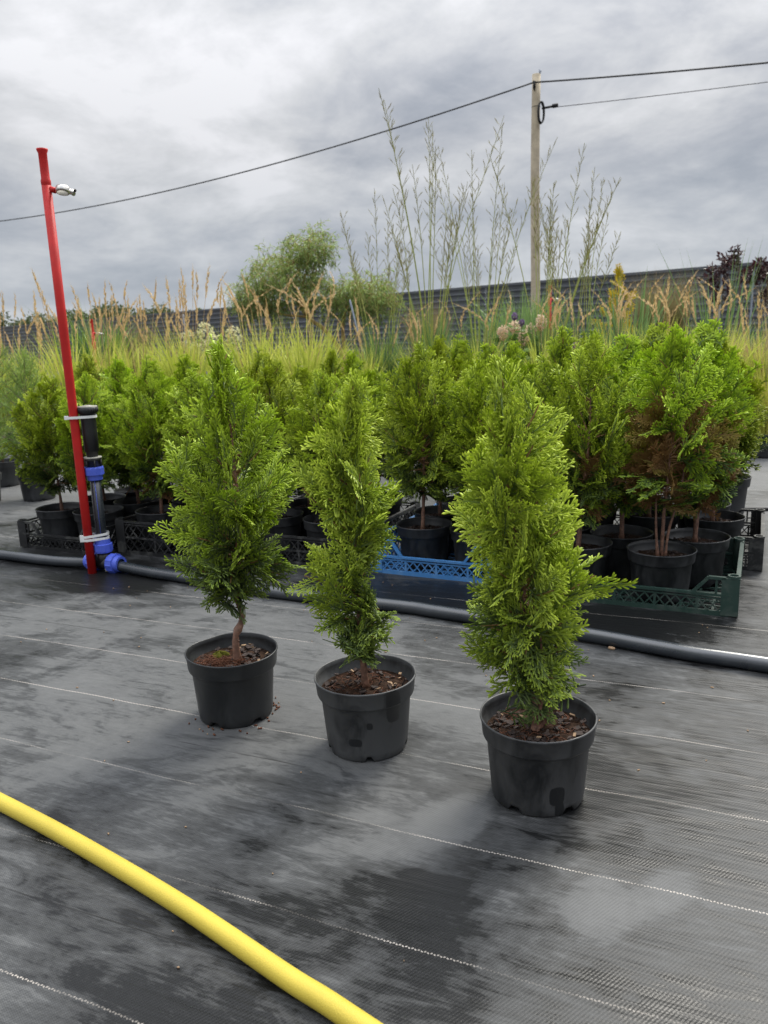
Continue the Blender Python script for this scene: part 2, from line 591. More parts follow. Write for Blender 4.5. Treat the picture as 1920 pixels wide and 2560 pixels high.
# ------------------------------------------------------------------ wooden pole and wires
pole = thing('utility_pole', 'tall weathered wooden pole carrying the overhead wires', 'pole', (2.91, 14.8, 0))
mb = MB()
zs = np.linspace(-.1, 5.12, 14)
mb.tube(np.stack([.01 * np.sin(zs * 1.3), 0 * zs, zs], 1), np.linspace(.088, .072, 14), 14)
mb.build('post', m_wood, pole)
mb = MB()
mb.tube([(-.06, -.075, 5.0), (-.06, -.09, 4.9), (-.05, -.095, 4.84)], .012, 6)
mb.box((-.05, -.085, 4.93), (.018, .02, .06))
mb.build('hook', m_cable, pole)
mb = MB()
mb.tube([(.055, -.02, 5.1), (.06, -.02, 5.19)], .016, 6)
mb.tube([(.06, -.02, 5.15), (.085, -.02, 5.17)], .012, 6)
mb.build('insulator', m_stake, pole)
mb = MB()
th = np.linspace(0, 2 * pi, 25)
mb.tube(np.stack([.076 * np.cos(th), .076 * np.sin(th), 4.6 + 0 * th], 1), .004, 5)
mb.build('wire_band', m_cable, pole)
coil = thing('cable_coil', 'black coil of cable hung on the wooden pole', 'cable coil', (2.97, 14.70, 4.47))
mb = MB()
for k in range(3):
    mb.tube(np.stack([.055 * np.cos(th) + .006 * k, -.015 * k + .03 * np.cos(th), .17 * np.sin(th) + .006 * k], 1), .011, 6)
mb.build('loop', m_cable, coil)


def sag(p, q, s, n=24):
    t = np.linspace(0, 1, n)[:, None]
    P = np.asarray(p) * (1 - t) + np.asarray(q) * t
    P[:, 2] -= 4 * s * (t * (1 - t))[:, 0]
    return P


mb = MB()
mb.tube(sag((2.85, 14.72, 4.97), (-27.5, 33.4, 6.97), 1.54, 60), .013, 6)
mb.tube(sag((2.85, 14.72, 4.97), (33, -3.6, 5.4), 1.2, 60), .014, 6)
tag(mb.build('overhead_cable', m_cable), 'thick black cable spanning the sky over the top of the wooden pole', 'cable')
mb = MB()
mb.tube(sag((2.99, 14.72, 4.55), (33, -3.5, 5.1), .79, 60), .006, 5)
mb.tube([(3.0, 14.71, 4.55), (3.2, 14.6, 4.555)], .02, 6)
mb.tube([(3.16, 14.62, 4.555), (3.24, 14.57, 4.557)], .035, 6)
tag(mb.build('guy_wire', m_cable), 'thin wire tied below the cable to the wooden pole beside the coil', 'wire')

# ------------------------------------------------------------------ pots
def pot_mesh(n=64, rim=.0835, H=.125, notch=0.0, oval=0.0, oval_a=0.0, dent=0.0, dent_a=0.0):
    k = rim / .0835
    base = .0665 * k
    prof = [(.0, .006), (base - .010, .006), (base - .008, .0), (base - .002, .0), (base, .003), (base + .0015, .014), (base + .0078 * k, H - .031),
            (base + .0082 * k, H - .0305), (base + .0128 * k, H - .0295), (base + .0138 * k, H - .027), (rim - .0012, H - .004),
            (rim + .0006, H - .002), (rim + .0006, H), (rim - .0006, H + .001), (rim - .0022, H), (rim - .0032, H - .008),
            (base + .0115 * k, H - .026), (base + .0062 * k, H - .029), (base + .004 * k, H * .55)]

    def fn(V, th):
        if notch is not None:
            for a in np.arange(5) * 2 * pi / 5 + notch:
                d = np.abs((th - a + pi) % (2 * pi) - pi)
                msk = d < .12
                for i in (2, 3, 4):
                    V[i, msk, 2] = .010
                V[5, msk, 2] = .0145
        s = V[..., 2] / H
        if oval:
            f = 1 + oval * s * np.cos(2 * (th - oval_a))
            V[..., 0] *= f
            V[..., 1] *= f
        if dent:
            d = np.abs((th - dent_a + pi) % (2 * pi) - pi)
            f = 1 - dent * np.exp(-(d / .33) ** 2) * np.clip(s - .3, 0, 1)
            V[..., 0] *= f
            V[..., 1] *= f
        return V
    return MB().lathe(prof, n, fn=fn)


def soil_mesh(r, z, seed, amp=.004, n=28):
    g = np.random.default_rng(seed)
    ph = g.uniform(0, 6, 8)
    prof = [(r * f, z) for f in (0.001, .15, .3, .45, .6, .75, .88, 1.0)]

    def fn(V, th):
        x, y = V[..., 0] / r, V[..., 1] / r
        h = sum(np.sin(x * (3 + i * 2.1) + ph[i]) * np.cos(y * (2.5 + i * 1.9) + ph[-i - 1]) for i in range(4)) * .35
        V[..., 2] += amp * (h + .6 * (1 - x * x - y * y)) * np.clip(3 * (1.02 - np.hypot(x, y)), .15, 1)
        return V
    return MB().lathe(prof, n, fn=fn)


def litter(mb, r, z, n, size, g, rise=.004, off=None):
    for i in range(n):
        a, q = g.uniform(0, 2 * pi), math.sqrt(g.uniform(0, 1)) * r * .96
        c = np.array([q * cos(a), q * sin(a), z + g.uniform(-.001, rise)])
        if off is not None:
            c[:2] = c[:2] * .55 + np.asarray(off)
        L = size * g.uniform(.4, 1.2)
        d = nrm([g.normal(), g.normal(), g.normal() * .25])
        x = nrm(np.cross(d, [g.normal() * .4, g.normal() * .4, 1]))
        zz_ = np.cross(d, x)
        mb.box(c, (L / 2, L * g.uniform(.15, .4), L * g.uniform(.06, .14)), np.stack([d, x, zz_], 1), a=g.uniform(0, 1))


def fibres(mb, r, z, n, g, L=.03, rad=.0005, off=(0, 0), rr=1.0):
    for i in range(n):
        a, q = g.uniform(0, 2 * pi), math.sqrt(g.uniform(0, 1)) * r * .9 * rr
        p = np.array([q * cos(a) + off[0], q * sin(a) + off[1], z])
        d = g.uniform(0, 2 * pi)
        P = [p]
        for k in range(4):
            d += g.normal() * .7
            P.append(P[-1] + np.array([cos(d), sin(d), 0]) * L / 4 * g.uniform(.6, 1.3))
        P = np.array(P)
        rad2 = np.hypot(P[:, 0], P[:, 1])
        P[:, :2] *= np.minimum(1, r * .95 / np.maximum(rad2, 1e-6))[:, None]
        P[:, 2] += np.array([0, .002, .004, .003, 0]) * g.uniform(.3, 1.5)
        mb.tube(P, rad, 3, caps=False)


# ------------------------------------------------------------------ thuja sprays
def spray_template(g, nlat=14, sub=1.0, wid=.021):
    """flat fern-like spray in the local xy plane, 1 unit long along +y"""
    segs = []
    bend = g.normal() * .14

    def axis(t):
        return np.array([bend * t * t + .015 * sin(9 * t + g0), t, 0])
    g0 = g.uniform(0, 6)
    ts = np.linspace(0, .97, 7)
    for a, b in zip(ts[:-1], ts[1:]):
        segs.append((axis(a), axis(b), wid * .8, wid * .8, a * .45, b * .5, False))
    segs.append((axis(.94), axis(1.05), wid * .9, wid * .9, .6, 1, True))
    side = 1
    for i in range(nlat):
        t = .08 + .88 * (i + g.uniform(-.25, .25)) / nlat
        side = -side
        env = (1 - t) ** .75 * min(1, .45 + t / .25)
        L = (.44 * env + .11) * g.uniform(.78, 1.18)
        ang = radians(g.uniform(34, 52) * (1 - .35 * t)) * side
        p = axis(t)
        d0 = np.array([sin(ang), cos(ang), 0])
        # laterals curve forwards
        d1 = nrm(d0 + np.array([0, .45, 0]))
        mid = p + d0 * L * .5
        end = mid + d1 * L * .5
        zt = g.normal() * .05 * L
        mid = mid + np.array([0, 0, zt])
        end = end + np.array([0, 0, zt * 2.2])
        segs.append((p, mid, wid * .8, wid * .95, .25 + .3 * t, .5 + .2 * t, False))
        segs.append((mid, end, wid * .95, wid, .5 + .2 * t, 1, True))
        nsb = int(sub * L / .055)
        s2 = g.choice([-1, 1])
        for j in range(nsb):
            f = .22 + .7 * (j + g.uniform(-.2, .2)) / max(1, nsb)
            q = p + (mid - p) * min(1, f * 2) if f < .5 else mid + (end - mid) * (f - .5) * 2
            dd = d0 if f < .5 else d1
            a2 = radians(g.uniform(30, 48)) * s2
            s2 = -s2
            c_, s_ = cos(a2), sin(a2)
            e = np.array([dd[0] * c_ + dd[1] * s_, -dd[0] * s_ + dd[1] * c_, 0])
            l2 = (.115 + .36 * L * (1 - f)) * g.uniform(.75, 1.25)
            segs.append((q, q + e * l2 + np.array([0, 0, g.normal() * .012]), wid * .8, wid, .45 + .2 * t, 1, True))
    V, T, A_ = [], [], []
    for k, (p, q, w0, w1, a0, a1, tip) in enumerate(segs):
        d = nrm(q - p)
        x = nrm(np.cross(d, [0, 0, 1.]))
        z = np.array([0, 0, 1.])
        L = np.linalg.norm(q - p)
        b = len(V)
        qq = q - d * (min(w1 * .9, L * .4) if tip else 0)
        for (c, w_) in ((p, w0), (qq, w1)):
            V += [c - x * w_ / 2 - z * w_ * .18, c + x * w_ / 2 - z * w_ * .18, c + z * w_ * .32]
        A_ += [a0] * 3 + [a0 + (a1 - a0) * .85] * 3
        for i in range(3):
            j = (i + 1) % 3
            T += [(b + i, b + j, b + 3 + j), (b + i, b + 3 + j, b + 3 + i)]
        if tip:
            V.append(q + z * w1 * .05)
            A_.append(a1)
            T += [(b + 3, b + 4, b + 6), (b + 4, b + 5, b + 6), (b + 5, b + 3, b + 6)]
    V = np.array(V)
    V[:, 2] -= .10 * V[:, 1] ** 2 + .25 * V[:, 0] ** 2
    return V, np.array(T), np.array(A_)


g_ = np.random.default_rng(3)
SPR_HI = [spray_template(g_, 10, .55, .035) for _ in range(10)]
SPR_LO = [spray_template(g_, 9, .50, .040) for _ in range(8)]


def place_sprays(mb, temps, items, g):
    for (p, d, n, L, br, dr) in items:
        V, T, A_ = temps[g.integers(len(temps))]
        d = nrm(d)
        x = nrm(np.cross(d, n))
        z = np.cross(x, d)
        flip = g.choice([-1, 1])
        W = (V * np.array([flip, 1, 1])) @ np.stack([x * .92, d, z]) * L + p
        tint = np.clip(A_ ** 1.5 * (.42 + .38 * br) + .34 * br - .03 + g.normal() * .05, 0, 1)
        mb.add(W, None, T if flip > 0 else T[:, ::-1], tint, dr)


def thuja_crown(g, prof, trunk, nb, ns, L0, temps, dry_frac=0.0, flat=.55, bright=(.12, 1.0), depth=1.0, inner=.3, open_low=0.0, notch=0.0, turn=.16, ph0=0.0):
    """prof rows: z, xl, xr (edges of the crown either side, metres from the pot centre).  Returns foliage and branch builders"""
    prof = np.array(prof)
    trunk = np.array(trunk)
    z0, z1 = prof[0, 0], prof[-1, 0]

    def cen(z):
        return np.array([np.interp(z, trunk[:, 2], trunk[:, 0]), np.interp(z, trunk[:, 2], trunk[:, 1])])

    def rad(z, phi):
        xl, xr = np.interp(z, prof[:, 0], prof[:, 1]), np.interp(z, prof[:, 0], prof[:, 2])
        c = cen(z)
        rl, rr = max(.012, c[0] - xl), max(.012, xr - c[0])
        rd = max(.014, (xr - xl) / 2 * depth)
        cc = cos(phi)
        k = 1 + notch * cos(2 * pi * z / turn + phi + ph0) - notch * .35
        return (cc * cc * (rr if cc > 0 else rl) + (1 - cc * cc) * rd) * k
    zs_ = np.linspace(z0, z1, 60)
    wts = np.array([(np.interp(z, prof[:, 0], prof[:, 2]) - np.interp(z, prof[:, 0], prof[:, 1])) for z in zs_]) + .035
    cdf = np.cumsum(wts) / wts.sum()
    fol, brn = MB(), MB()
    items = []
    for b in range(nb):
        if open_low and b < nb * .42 and g.uniform() < open_low:
            continue
        z = float(np.interp((b + g.uniform(0, 1)) / nb, cdf, zs_))
        zr = (z - z0) / (z1 - z0)
        phi = b * 2.399963 + g.normal() * .3
        if notch and cos(2 * pi * z / turn + phi + ph0) < -.3 and g.uniform() < 1.8 * notch:
            continue
        Rr = rad(z, phi)
        rf = g.uniform(.74, 1.10) if g.uniform() > inner else g.uniform(.45, .8)
        al = radians(np.interp(zr, [0, .15, .45, .8, 1], [-8, 12, 40, 62, 80]) + g.normal() * 11)
        rv = np.array([cos(phi), sin(phi), 0])
        c = cen(z)
        E_ = np.array([c[0], c[1], z]) + rv * Rr * rf
        run = Rr * rf
        zb = max(trunk[0, 2] + .02, z - run * math.tan(min(al, radians(62))) * .75)
        zb = min(zb, trunk[-1, 2] - .01)
        cb = cen(zb)
        P0 = np.array([cb[0], cb[1], zb])
        d = nrm(rv * cos(al) + np.array([0, 0, sin(al)]) + g.normal(size=3) * .10)
        P1 = E_ - d * np.linalg.norm(E_ - P0) * .5
        tt = np.linspace(0, 1, 6)[:, None]
        cur = (1 - tt) ** 2 * P0 + 2 * tt * (1 - tt) * P1 + tt ** 2 * E_
        brn.tube(cur[:-1], np.linspace(.0021, .0008, 5), 4, caps=False)
        tang = np.cross(rv, [0, 0, 1.])
        nb_ = nrm(np.array([0, 0, 1.]) * (1 - zr) * (1 - flat) * 1.6 + tang * (flat + .6 * zr) * g.choice([-1, 1]) + g.normal(size=3) * .42)
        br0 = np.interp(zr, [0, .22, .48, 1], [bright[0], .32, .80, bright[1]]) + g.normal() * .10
        isdry = 0.0
        if dry_frac and rf < .85 and zr < .62 and g.uniform() < dry_frac:
            isdry = g.uniform(.65, 1)
        Lt = L0 * g.uniform(.85, 1.15)
        for k in range(ns):
            if k == 0:
                f, an = 1.0, 0.0
                Lk = Lt
                S = E_ - d * Lk * .92
            else:
                f = 1 - .62 * k / ns
                an = radians(g.uniform(26, 52)) * (1 if k % 2 else -1)
                Lk = Lt * g.uniform(.6, .92)
                i_ = f * 5
                i0 = min(4, int(i_))
                S = cur[i0] + (cur[i0 + 1] - cur[i0]) * (i_ - i0) - d * Lk * .45
            dk = d * cos(an) + np.cross(nb_, d) * sin(an) + g.normal(size=3) * .12
            dk = nrm(dk)
            tip = S + dk * Lk
            zt = min(max(tip[2], z0), z1)
            ct = cen(zt)
            rt_ = math.hypot(tip[0] - ct[0], tip[1] - ct[1])
            ph_ = math.atan2(tip[1] - ct[1], tip[0] - ct[0])
            lim = rad(zt, ph_) * g.uniform(.86, 1.22)
            if rt_ > lim:
                # pull the spray inwards so the outline follows the photo
                S = S - np.array([cos(ph_), sin(ph_), 0]) * (rt_ - lim)
            if tip[2] > z1 + .015:
                S = S - np.array([0, 0, tip[2] - z1 - .01])
            if tip[2] < z0 - .02:
                continue
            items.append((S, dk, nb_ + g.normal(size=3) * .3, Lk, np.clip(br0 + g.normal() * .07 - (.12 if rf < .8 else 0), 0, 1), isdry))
    for k in range(7):
        z = z1 - .012 * k - .005
        c = cen(z)
        items.append((np.array([c[0], c[1], z - L0 * .55]), nrm([g.normal() * .16, g.normal() * .16, 1]), g.normal(size=3), L0 * g.uniform(.5, .75), bright[1], 0))
    place_sprays(fol, temps, items, g)
    return fol, brn


def trunk_mesh(mb, pts, r0, r1, n=10, g=None, m=26):
    P = spline(pts, m)
    t = np.linspace(0, 1, m)
    rr_ = r0 + (r1 - r0) * t ** .8
    if g is not None:
        rr_ = rr_ * (1 + .10 * g.normal(size=m))
        rr_[0] *= 1.25
    mb.tube(P, rr_, n)


# ---- the three pots standing in front
FRONT = [
    dict(loc=(-.287, 1.34), label='potted thuja on one bare brown stem, moss tuft in its pinched black pot', mat=m_thuja_a, pm=m_pot_clean,
         prof=[(.205, -.048, .030), (.226, -.060, .050), (.258, -.077, .118), (.301, -.081, .112), (.344, -.085, .106), (.385, -.098, .121), (.426, -.094, .134), (.467, -.094, .134), (.499, -.087, .12), (.531, -.068, .11), (.562, -.045, .104), (.594, -.019, .083), (.633, .004, .043), (.667, .018, .031)],
         tr=[(.01, .098), (.01, .149), (.022, .179), (.018, .215), (.014, .25), (.022, .301), (.032, .368), (.03, .467), (.027, .563), (.024, .655)],
         nb=80, ns=5, L=.086, r=.0078, pot=dict(notch=.5, oval=.02, oval_a=2.4, dent=.11, dent_a=2.35), bright=(.16, .98), open=.42, notch=.14, turn=.15, ph0=1.0),
    dict(loc=(-.041, 1.21), label='slim yellow-green potted thuja in the middle of the three pots standing apart', mat=m_thuja_b, pm=m_pot_two,
         prof=[(.162, -.04, .019), (.187, -.057, .034), (.219, -.071, .046), (.251, -.084, .059), (.291, -.105, .026), (.33, -.102, .03), (.368, -.096, .044), (.405, -.09, .056), (.442, -.085, .061), (.479, -.093, .059), (.508, -.086, .06), (.537, -.067, .046), (.565, -.055, .036), (.585, -.03, .02), (.61, -.008, .0)],
         tr=[(.0, .095), (-.003, .154), (-.006, .187), (-.005, .25), (-.006, .329), (-.008, .42), (-.005, .515), (-.004, .597)],
         nb=74, ns=5, L=.086, r=.0062, pot=dict(notch=1.62 + pi, oval=.015, oval_a=.5), bright=(.20, 1.0), notch=.31, turn=.20, ph0=.2),
    dict(loc=(.213, 1.045), label='bushiest bright green potted thuja, with several red-brown stems, on the open mat', mat=m_thuja_b, pm=m_pot,
         prof=[(.131, -.025, .019), (.163, -.035, .039), (.192, -.075, .058), (.228, -.088, .071), (.263, -.117, .083), (.298, -.129, .089), (.331, -.122, .092), (.365, -.112, .087), (.398, -.099, .06), (.431, -.114, .065), (.463, -.114, .066), (.495, -.11, .050), (.521, -.104, .035), (.546, -.094, .021), (.576, -.078, .008), (.601, -.075, -.01), (.623, -.059, -.044)],
         tr=[(-.004, .092), (-.003, .142), (-.012, .2), (-.016, .242), (-.022, .332), (-.025, .431), (-.038, .527), (-.051, .61)],
         nb=92, ns=5, L=.086, r=.0068, pot=dict(notch=-pi / 2 + .55), bright=(.24, 1.0), open=.12, notch=.21, turn=.21, ph0=2.2),
]
for i, F in enumerate(FRONT):
    g = np.random.default_rng(100 + i)
    T_ = thing('potted_thuja', F['label'], 'potted conifer', (F['loc'][0], F['loc'][1], 0), 0, 'thujas in pots standing apart on the mat')
    pot_mesh(72, **F['pot']).build('pot', F['pm'], T_)
    zs0 = .100
    so_ = soil_mesh(.0755, zs0, 20 + i, .006).build('soil', m_soil, T_)
    mb = MB()
    litter(mb, .072, zs0 + .002, [150, 90, 240][i], [.011, .010, .009][i], g, .006)
    tag(mb.build('bark_mulch', m_chip, so_, smooth=False), kind='stuff')
    mb = MB()
    litter(mb, .070, zs0 + .004, [8, 7, 9][i], .008, g, .006)
    tag(mb.build('wood_chips', m_chip_l, so_, smooth=False), kind='stuff')
    mb = MB()
    if i == 0:
        fibres(mb, .07, zs0 + .005, 230, g, .04, .00055, off=(-.018, -.022), rr=.6)
    else:
        fibres(mb, .07, zs0 + .004, 60, g, .03, .0005)
    tag(mb.build('root_fibres', m_root, so_), kind='stuff')
    if i == 0:
        for (mx_, my_, mr_) in ((-.026, .018, .017), (-.012, -.062, .012)):
            mb = MB()
            ph = g.uniform(0, 6, 4)

            def lump(V, th):
                k = 1 + .22 * np.sin(th * 3 + ph[0]) + .15 * np.sin(5 * th + ph[1])
                V[..., 0] *= k
                V[..., 1] *= k * .75
                V[..., 2] *= (1 + .25 * np.sin(4 * th + ph[2]))
                return V
            mb.lathe([(mr_, 0), (mr_ * .98, .003), (mr_ * .8, .007), (mr_ * .5, .010), (.0005, .0105)], 24, fn=lump)
            mb.build('moss', m_moss, so_).location = (mx_, my_, zs0 + .002)
    tr = np.array([(x, g.normal() * .002, z) for x, z in F['tr']])
    mb = MB()
    trunk_mesh(mb, tr, F['r'], .0012, 12, g, 34)
    if i == 0:      # pruned knots
        for k in range(12):
            z = .13 + .011 * k
            P = np.array([np.interp(z, tr[:, 2], tr[:, 0]), 0, z])
            a = g.uniform(0, 2 * pi)
            mb.tube([P, P + np.array([cos(a), sin(a), .2]) * .0095], [.0024, .0016], 6)
    mb.build('trunk', m_bark, T_)
    if i == 2:
        for pts, r in (([(-.003, 0, .096), (.010, -.006, .120), (.016, -.008, .145), (.017, -.010, .20), (.030, -.01, .27), (.036, -.008, .36)], .0042),
                       ([(-.004, -.002, .1), (.004, -.012, .16), (.003, -.018, .21), (-.004, -.022, .27), (-.016, -.028, .31)], .0034)):
            mb = MB()
            trunk_mesh(mb, pts, r, .0011, 8, g, 18)
            mb.build('side_stem', m_bark, T_)
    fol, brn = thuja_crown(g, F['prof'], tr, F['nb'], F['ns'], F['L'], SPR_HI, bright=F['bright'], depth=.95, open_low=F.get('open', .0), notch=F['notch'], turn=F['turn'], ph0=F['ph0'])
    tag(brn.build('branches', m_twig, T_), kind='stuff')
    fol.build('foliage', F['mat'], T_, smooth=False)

# ------------------------------------------------------------------ crates
U = np.array([.899, -.438])
Vv = np.array([.438, .899])
CRZ = math.atan2(-.438, .899)


def uv(u, v):
    return U * u + Vv * v


def crate(name, label, u0, u1, v0, v1, m, low=.056, high=.098, tall_front=False, turn=0.0):
    a, b = u1 - u0, v1 - v0
    p = uv((u0 + u1) / 2, (v0 + v1) / 2)
    T_ = thing(name, label, 'crate', (p[0], p[1], 0), CRZ + turn)
    X, Y = a / 2, b / 2
    for sx in (-1, 1):
        for sy in (-1, 1):
            mb = MB()
            w_ = .026
            cx, cy = sx * (X - w_ / 2), sy * (Y - w_ / 2)
            pr = [(.0105, .0), (.0125, .012), (.0125, high - .006), (.0145, high - .006), (.0145, high), (.010, high), (.009, high - .012), (.0, high - .012)]
            mb.lathe(pr, 16, (cx, cy, .002))
            mb.box((sx * (X - .002), sy * (Y - .02), high / 2), (.002, .019, high / 2 - .003))
            mb.box((sx * (X - .02), sy * (Y - .002), high / 2), (.019, .002, high / 2 - .003))
            mb.build('corner_post', m, T_, smooth=False)

    def wall(p0_, p1_, h, rows, bracket):
        p0_, p1_ = np.array([*p0_, 0.]), np.array([*p1_, 0.])
        d = nrm(p1_ - p0_)
        L = np.linalg.norm(p1_ - p0_)
        mb = MB()
        z_ = np.array([0, 0, 1.])
        mb.bar(p0_ + z_ * .006, p1_ + z_ * .006, .006, .012)
        mb.bar(p0_ + z_ * (h - .004), p1_ + z_ * (h - .004), .010, .006)
        mb.bar(p0_ + z_ * (h - .013), p1_ + z_ * (h - .013), .005, .004)
        for k in range(1, rows):
            mb.bar(p0_ + z_ * (h * k / rows), p1_ + z_ * (h * k / rows), .006, .006)
        if bracket:
            for q, s in ((p0_, 1), (p1_, -1)):
                e = q + d * s * .030
                mb.bar(e + z_ * h, e + z_ * (high - .004), .005, .005)
                mb.bar(q + d * s * .01 + z_ * (high - .005), e + d * s * .018 + z_ * (high - .005), .009, .007)
                mb.bar(e + d * s * .018 + z_ * (high - .005), e + d * s * .052 + z_ * (h - .003), .009, .007)
                mb.bar(q + d * s * .01 + z_ * (high - .03), e + d * s * .002 + z_ * (high - .03), .004, .004)
        wo_ = mb.build('side_wall', m, T_, smooth=False)
        mb = MB()
        zl, zh = .012, h - .015
        hh = (zh - zl) / rows
        nn = max(4, int(round(L / (hh * .82))))
        for r in range(rows):
            for k in range(nn):
                for s in (0, 1):
                    a0, a1 = p0_ + d * L * k / nn, p0_ + d * L * (k + 1) / nn
                    q0, q1 = (zl + r * hh, zl + (r + 1) * hh) if s else (zl + (r + 1) * hh, zl + r * hh)
                    mb.bar(a0 + z_ * q0, a1 + z_ * q1, .0034 + .0004 * s, .0028)
        for k in range(0, nn + 1, 4):
            a0 = p0_ + d * L * k / nn
            mb.bar(a0 + z_ * zl, a0 + z_ * zh, .006, .004)
        tag(mb.build('lattice', m, wo_, smooth=False), kind='stuff')
    fr = .0045
    h_f = high - .004 if tall_front else low
    wall((-X + .02, -Y + fr), (X - .02, -Y + fr), h_f, 2 if tall_front else 1, not tall_front)
    wall((-X + .02, Y - fr), (X - .02, Y - fr), h_f, 2 if tall_front else 1, not tall_front)
    wall((-X + fr, -Y + .02), (-X + fr, Y - .02), high - .004, 2, False)
    wall((X - fr, -Y + .02), (X - fr, Y - .02), high - .004, 2, False)
    mb = MB()
    for k in np.linspace(-X + .02, X - .02, int(a / .035)):
        mb.bar((k, -Y + .008, .0045), (k, Y - .008, .0045), .006, .004)
    for k in np.linspace(-Y + .02, Y - .02, int(b / .035)):
        mb.bar((-X + .008, k, .0055), (X - .008, k, .0055), .006, .004)
    mb.build('floor_grid', m, T_, smooth=False)
    return T_


CR = [('plastic_crate', 'low black plastic crate of potted thujas beside the red post', -2.335, -1.945, 1.845, 2.415, m_cr_black, dict()),
      ('plastic_crate', 'black crate with high latticed front, next to the crate by the red post', -1.93, -1.53, 1.90, 2.485, m_cr_black, dict(tall_front=True, high=.118)),
      ('plastic_crate', 'black crate half hidden behind the bare-stemmed thuja', -1.50, -1.09, 1.96, 2.54, m_cr_black, dict(tall_front=True)),
      ('plastic_crate', 'light blue plastic crate', -1.015, -.62, 1.975, 2.53, m_cr_blue, dict(high=.105)),
      ('plastic_crate', 'dark green plastic crate with bracketed corners, in front of another crate', -.61, -.02, 1.915, 2.315, m_cr_green, dict()),
      ('plastic_crate', 'black plastic crate behind the dark green crate', -.60, .03, 2.33, 2.72, m_cr_black, dict())]
for c in CR:
    crate(*c[:7], **c[7])

# ------------------------------------------------------------------ thujas in the crates
def row_variant(seed, H, W_, bare=.20, stems=1, dry=.0, bright=(.08, .95)):
    g = np.random.default_rng(seed)
    T_ = thing('potted_thuja', 'x', 'potted conifer')
    if ROWPOT[0] is None:
        ROWPOT[0] = pot_mesh(40, notch=.3).build('pot', m_pot_row, T_)
        so_ = ROWPOT[1] = soil_mesh(.0755, .100, 77, .005, 20).build('soil', m_soil, T_)
        mb = MB()
        litter(mb, .07, .102, 90, .010, g)
        tag(mb.build('bark_mulch', m_chip, so_, smooth=False), kind='stuff')
        ROWPOT[2] = so_
    else:
        for s in (ROWPOT[0], ROWPOT[2]):
            copy_tree(s, T_)
    top = H
    lean = g.normal(size=2) * .014
    tr = np.array([(lean[0] * t + .004 * sin(7 * t + seed), lean[1] * t + .004 * cos(6 * t), .095 + (top - .12) * t) for t in np.linspace(0, 1, 9)])
    mb = MB()
    trunk_mesh(mb, tr, .0072 if stems == 1 else .0055, .001, 8, g, 20)
    mb.build('trunk', m_bark, T_)
    for k in range(stems - 1):
        a = k * 2.6 + 2.8
        mb = MB()
        e = np.array([cos(a), -.3, 0])
        P = [tr[0] + e * .012, tr[0] + e * .022 + [0, 0, .08], tr[0] + e * (.03 + .03 * k) + [0, 0, .20], tr[0] + e * .05 + [0, 0, .33]]
        trunk_mesh(mb, P, .0045, .001, 7, g, 12)
        mb.build('side_stem', m_bark, T_)
    zz_ = np.linspace(0, 1, 9)
    env = np.interp(zz_, [0, .1, .3, .5, .75, .92, 1], [.5, .8, 1, 1, .86, .55, .14])
    prof = []
    for t, e in zip(zz_, env):
        z = bare + (top - bare) * t
        cx = np.interp(z, tr[:, 2], tr[:, 0])
        prof.append((z, cx - W_ * e * g.uniform(.88, 1.1), cx + W_ * e * g.uniform(.88, 1.1)))
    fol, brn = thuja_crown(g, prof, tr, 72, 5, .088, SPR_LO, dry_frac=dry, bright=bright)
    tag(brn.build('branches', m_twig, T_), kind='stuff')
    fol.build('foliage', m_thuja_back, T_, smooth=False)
    return T_


ROWPOT = [None, None, None]
VARS = [row_variant(501, .655, .118, .22, 1), row_variant(502, .63, .135, .20, 1), row_variant(503, .645, .125, .19, 1, .25), row_variant(504, .665, .116, .20, 1, .75),
        row_variant(505, .67, .135, .24, 3, .85), row_variant(506, .61, .125, .21, 1)]
SPOTS = {
    0: [(-2.225, 1.945, 1), (-2.045, 1.945, 5), (-2.21, 2.13, 0), (-2.035, 2.125, 2), (-2.215, 2.31, 5), (-2.04, 2.305, 1)],
    1: [(-1.83, 2.015, 2), (-1.64, 2.02, 5), (-1.83, 2.2, 0), (-1.64, 2.2, 1), (-1.82, 2.385, 5), (-1.64, 2.38, 2)],
    2: [(-1.395, 2.075, 1), (-1.20, 2.07, 5), (-1.39, 2.26, 2), (-1.2, 2.25, 0), (-1.38, 2.44, 0), (-1.2, 2.43, 1)],
    3: [(-.885, 2.085, 1), (-.71, 2.075, 5), (-.905, 2.265, 0), (-.73, 2.25, 3), (-.90, 2.44, 2), (-.72, 2.43, 0)],
    4: [(-.205, 2.005, 4), (-.325, 2.15, 3), (-.135, 2.165, 3), (-.495, 2.18, 0), (-.41, 2.01, 2)],
    5: [(-.105, 2.425, 0), (-.285, 2.425, 3), (-.465, 2.42, 0), (-.50, 2.60, 2), (-.325, 2.605, 1), (-.15, 2.605, 2)],
}
CN = ['in the low black crate beside the red post', 'in the high-fronted black crate', 'in the black crate behind the bare-stemmed thuja', 'in the light blue crate', 'in the dark green crate', 'in the crate behind the dark green one']
used = set()
g = np.random.default_rng(9)
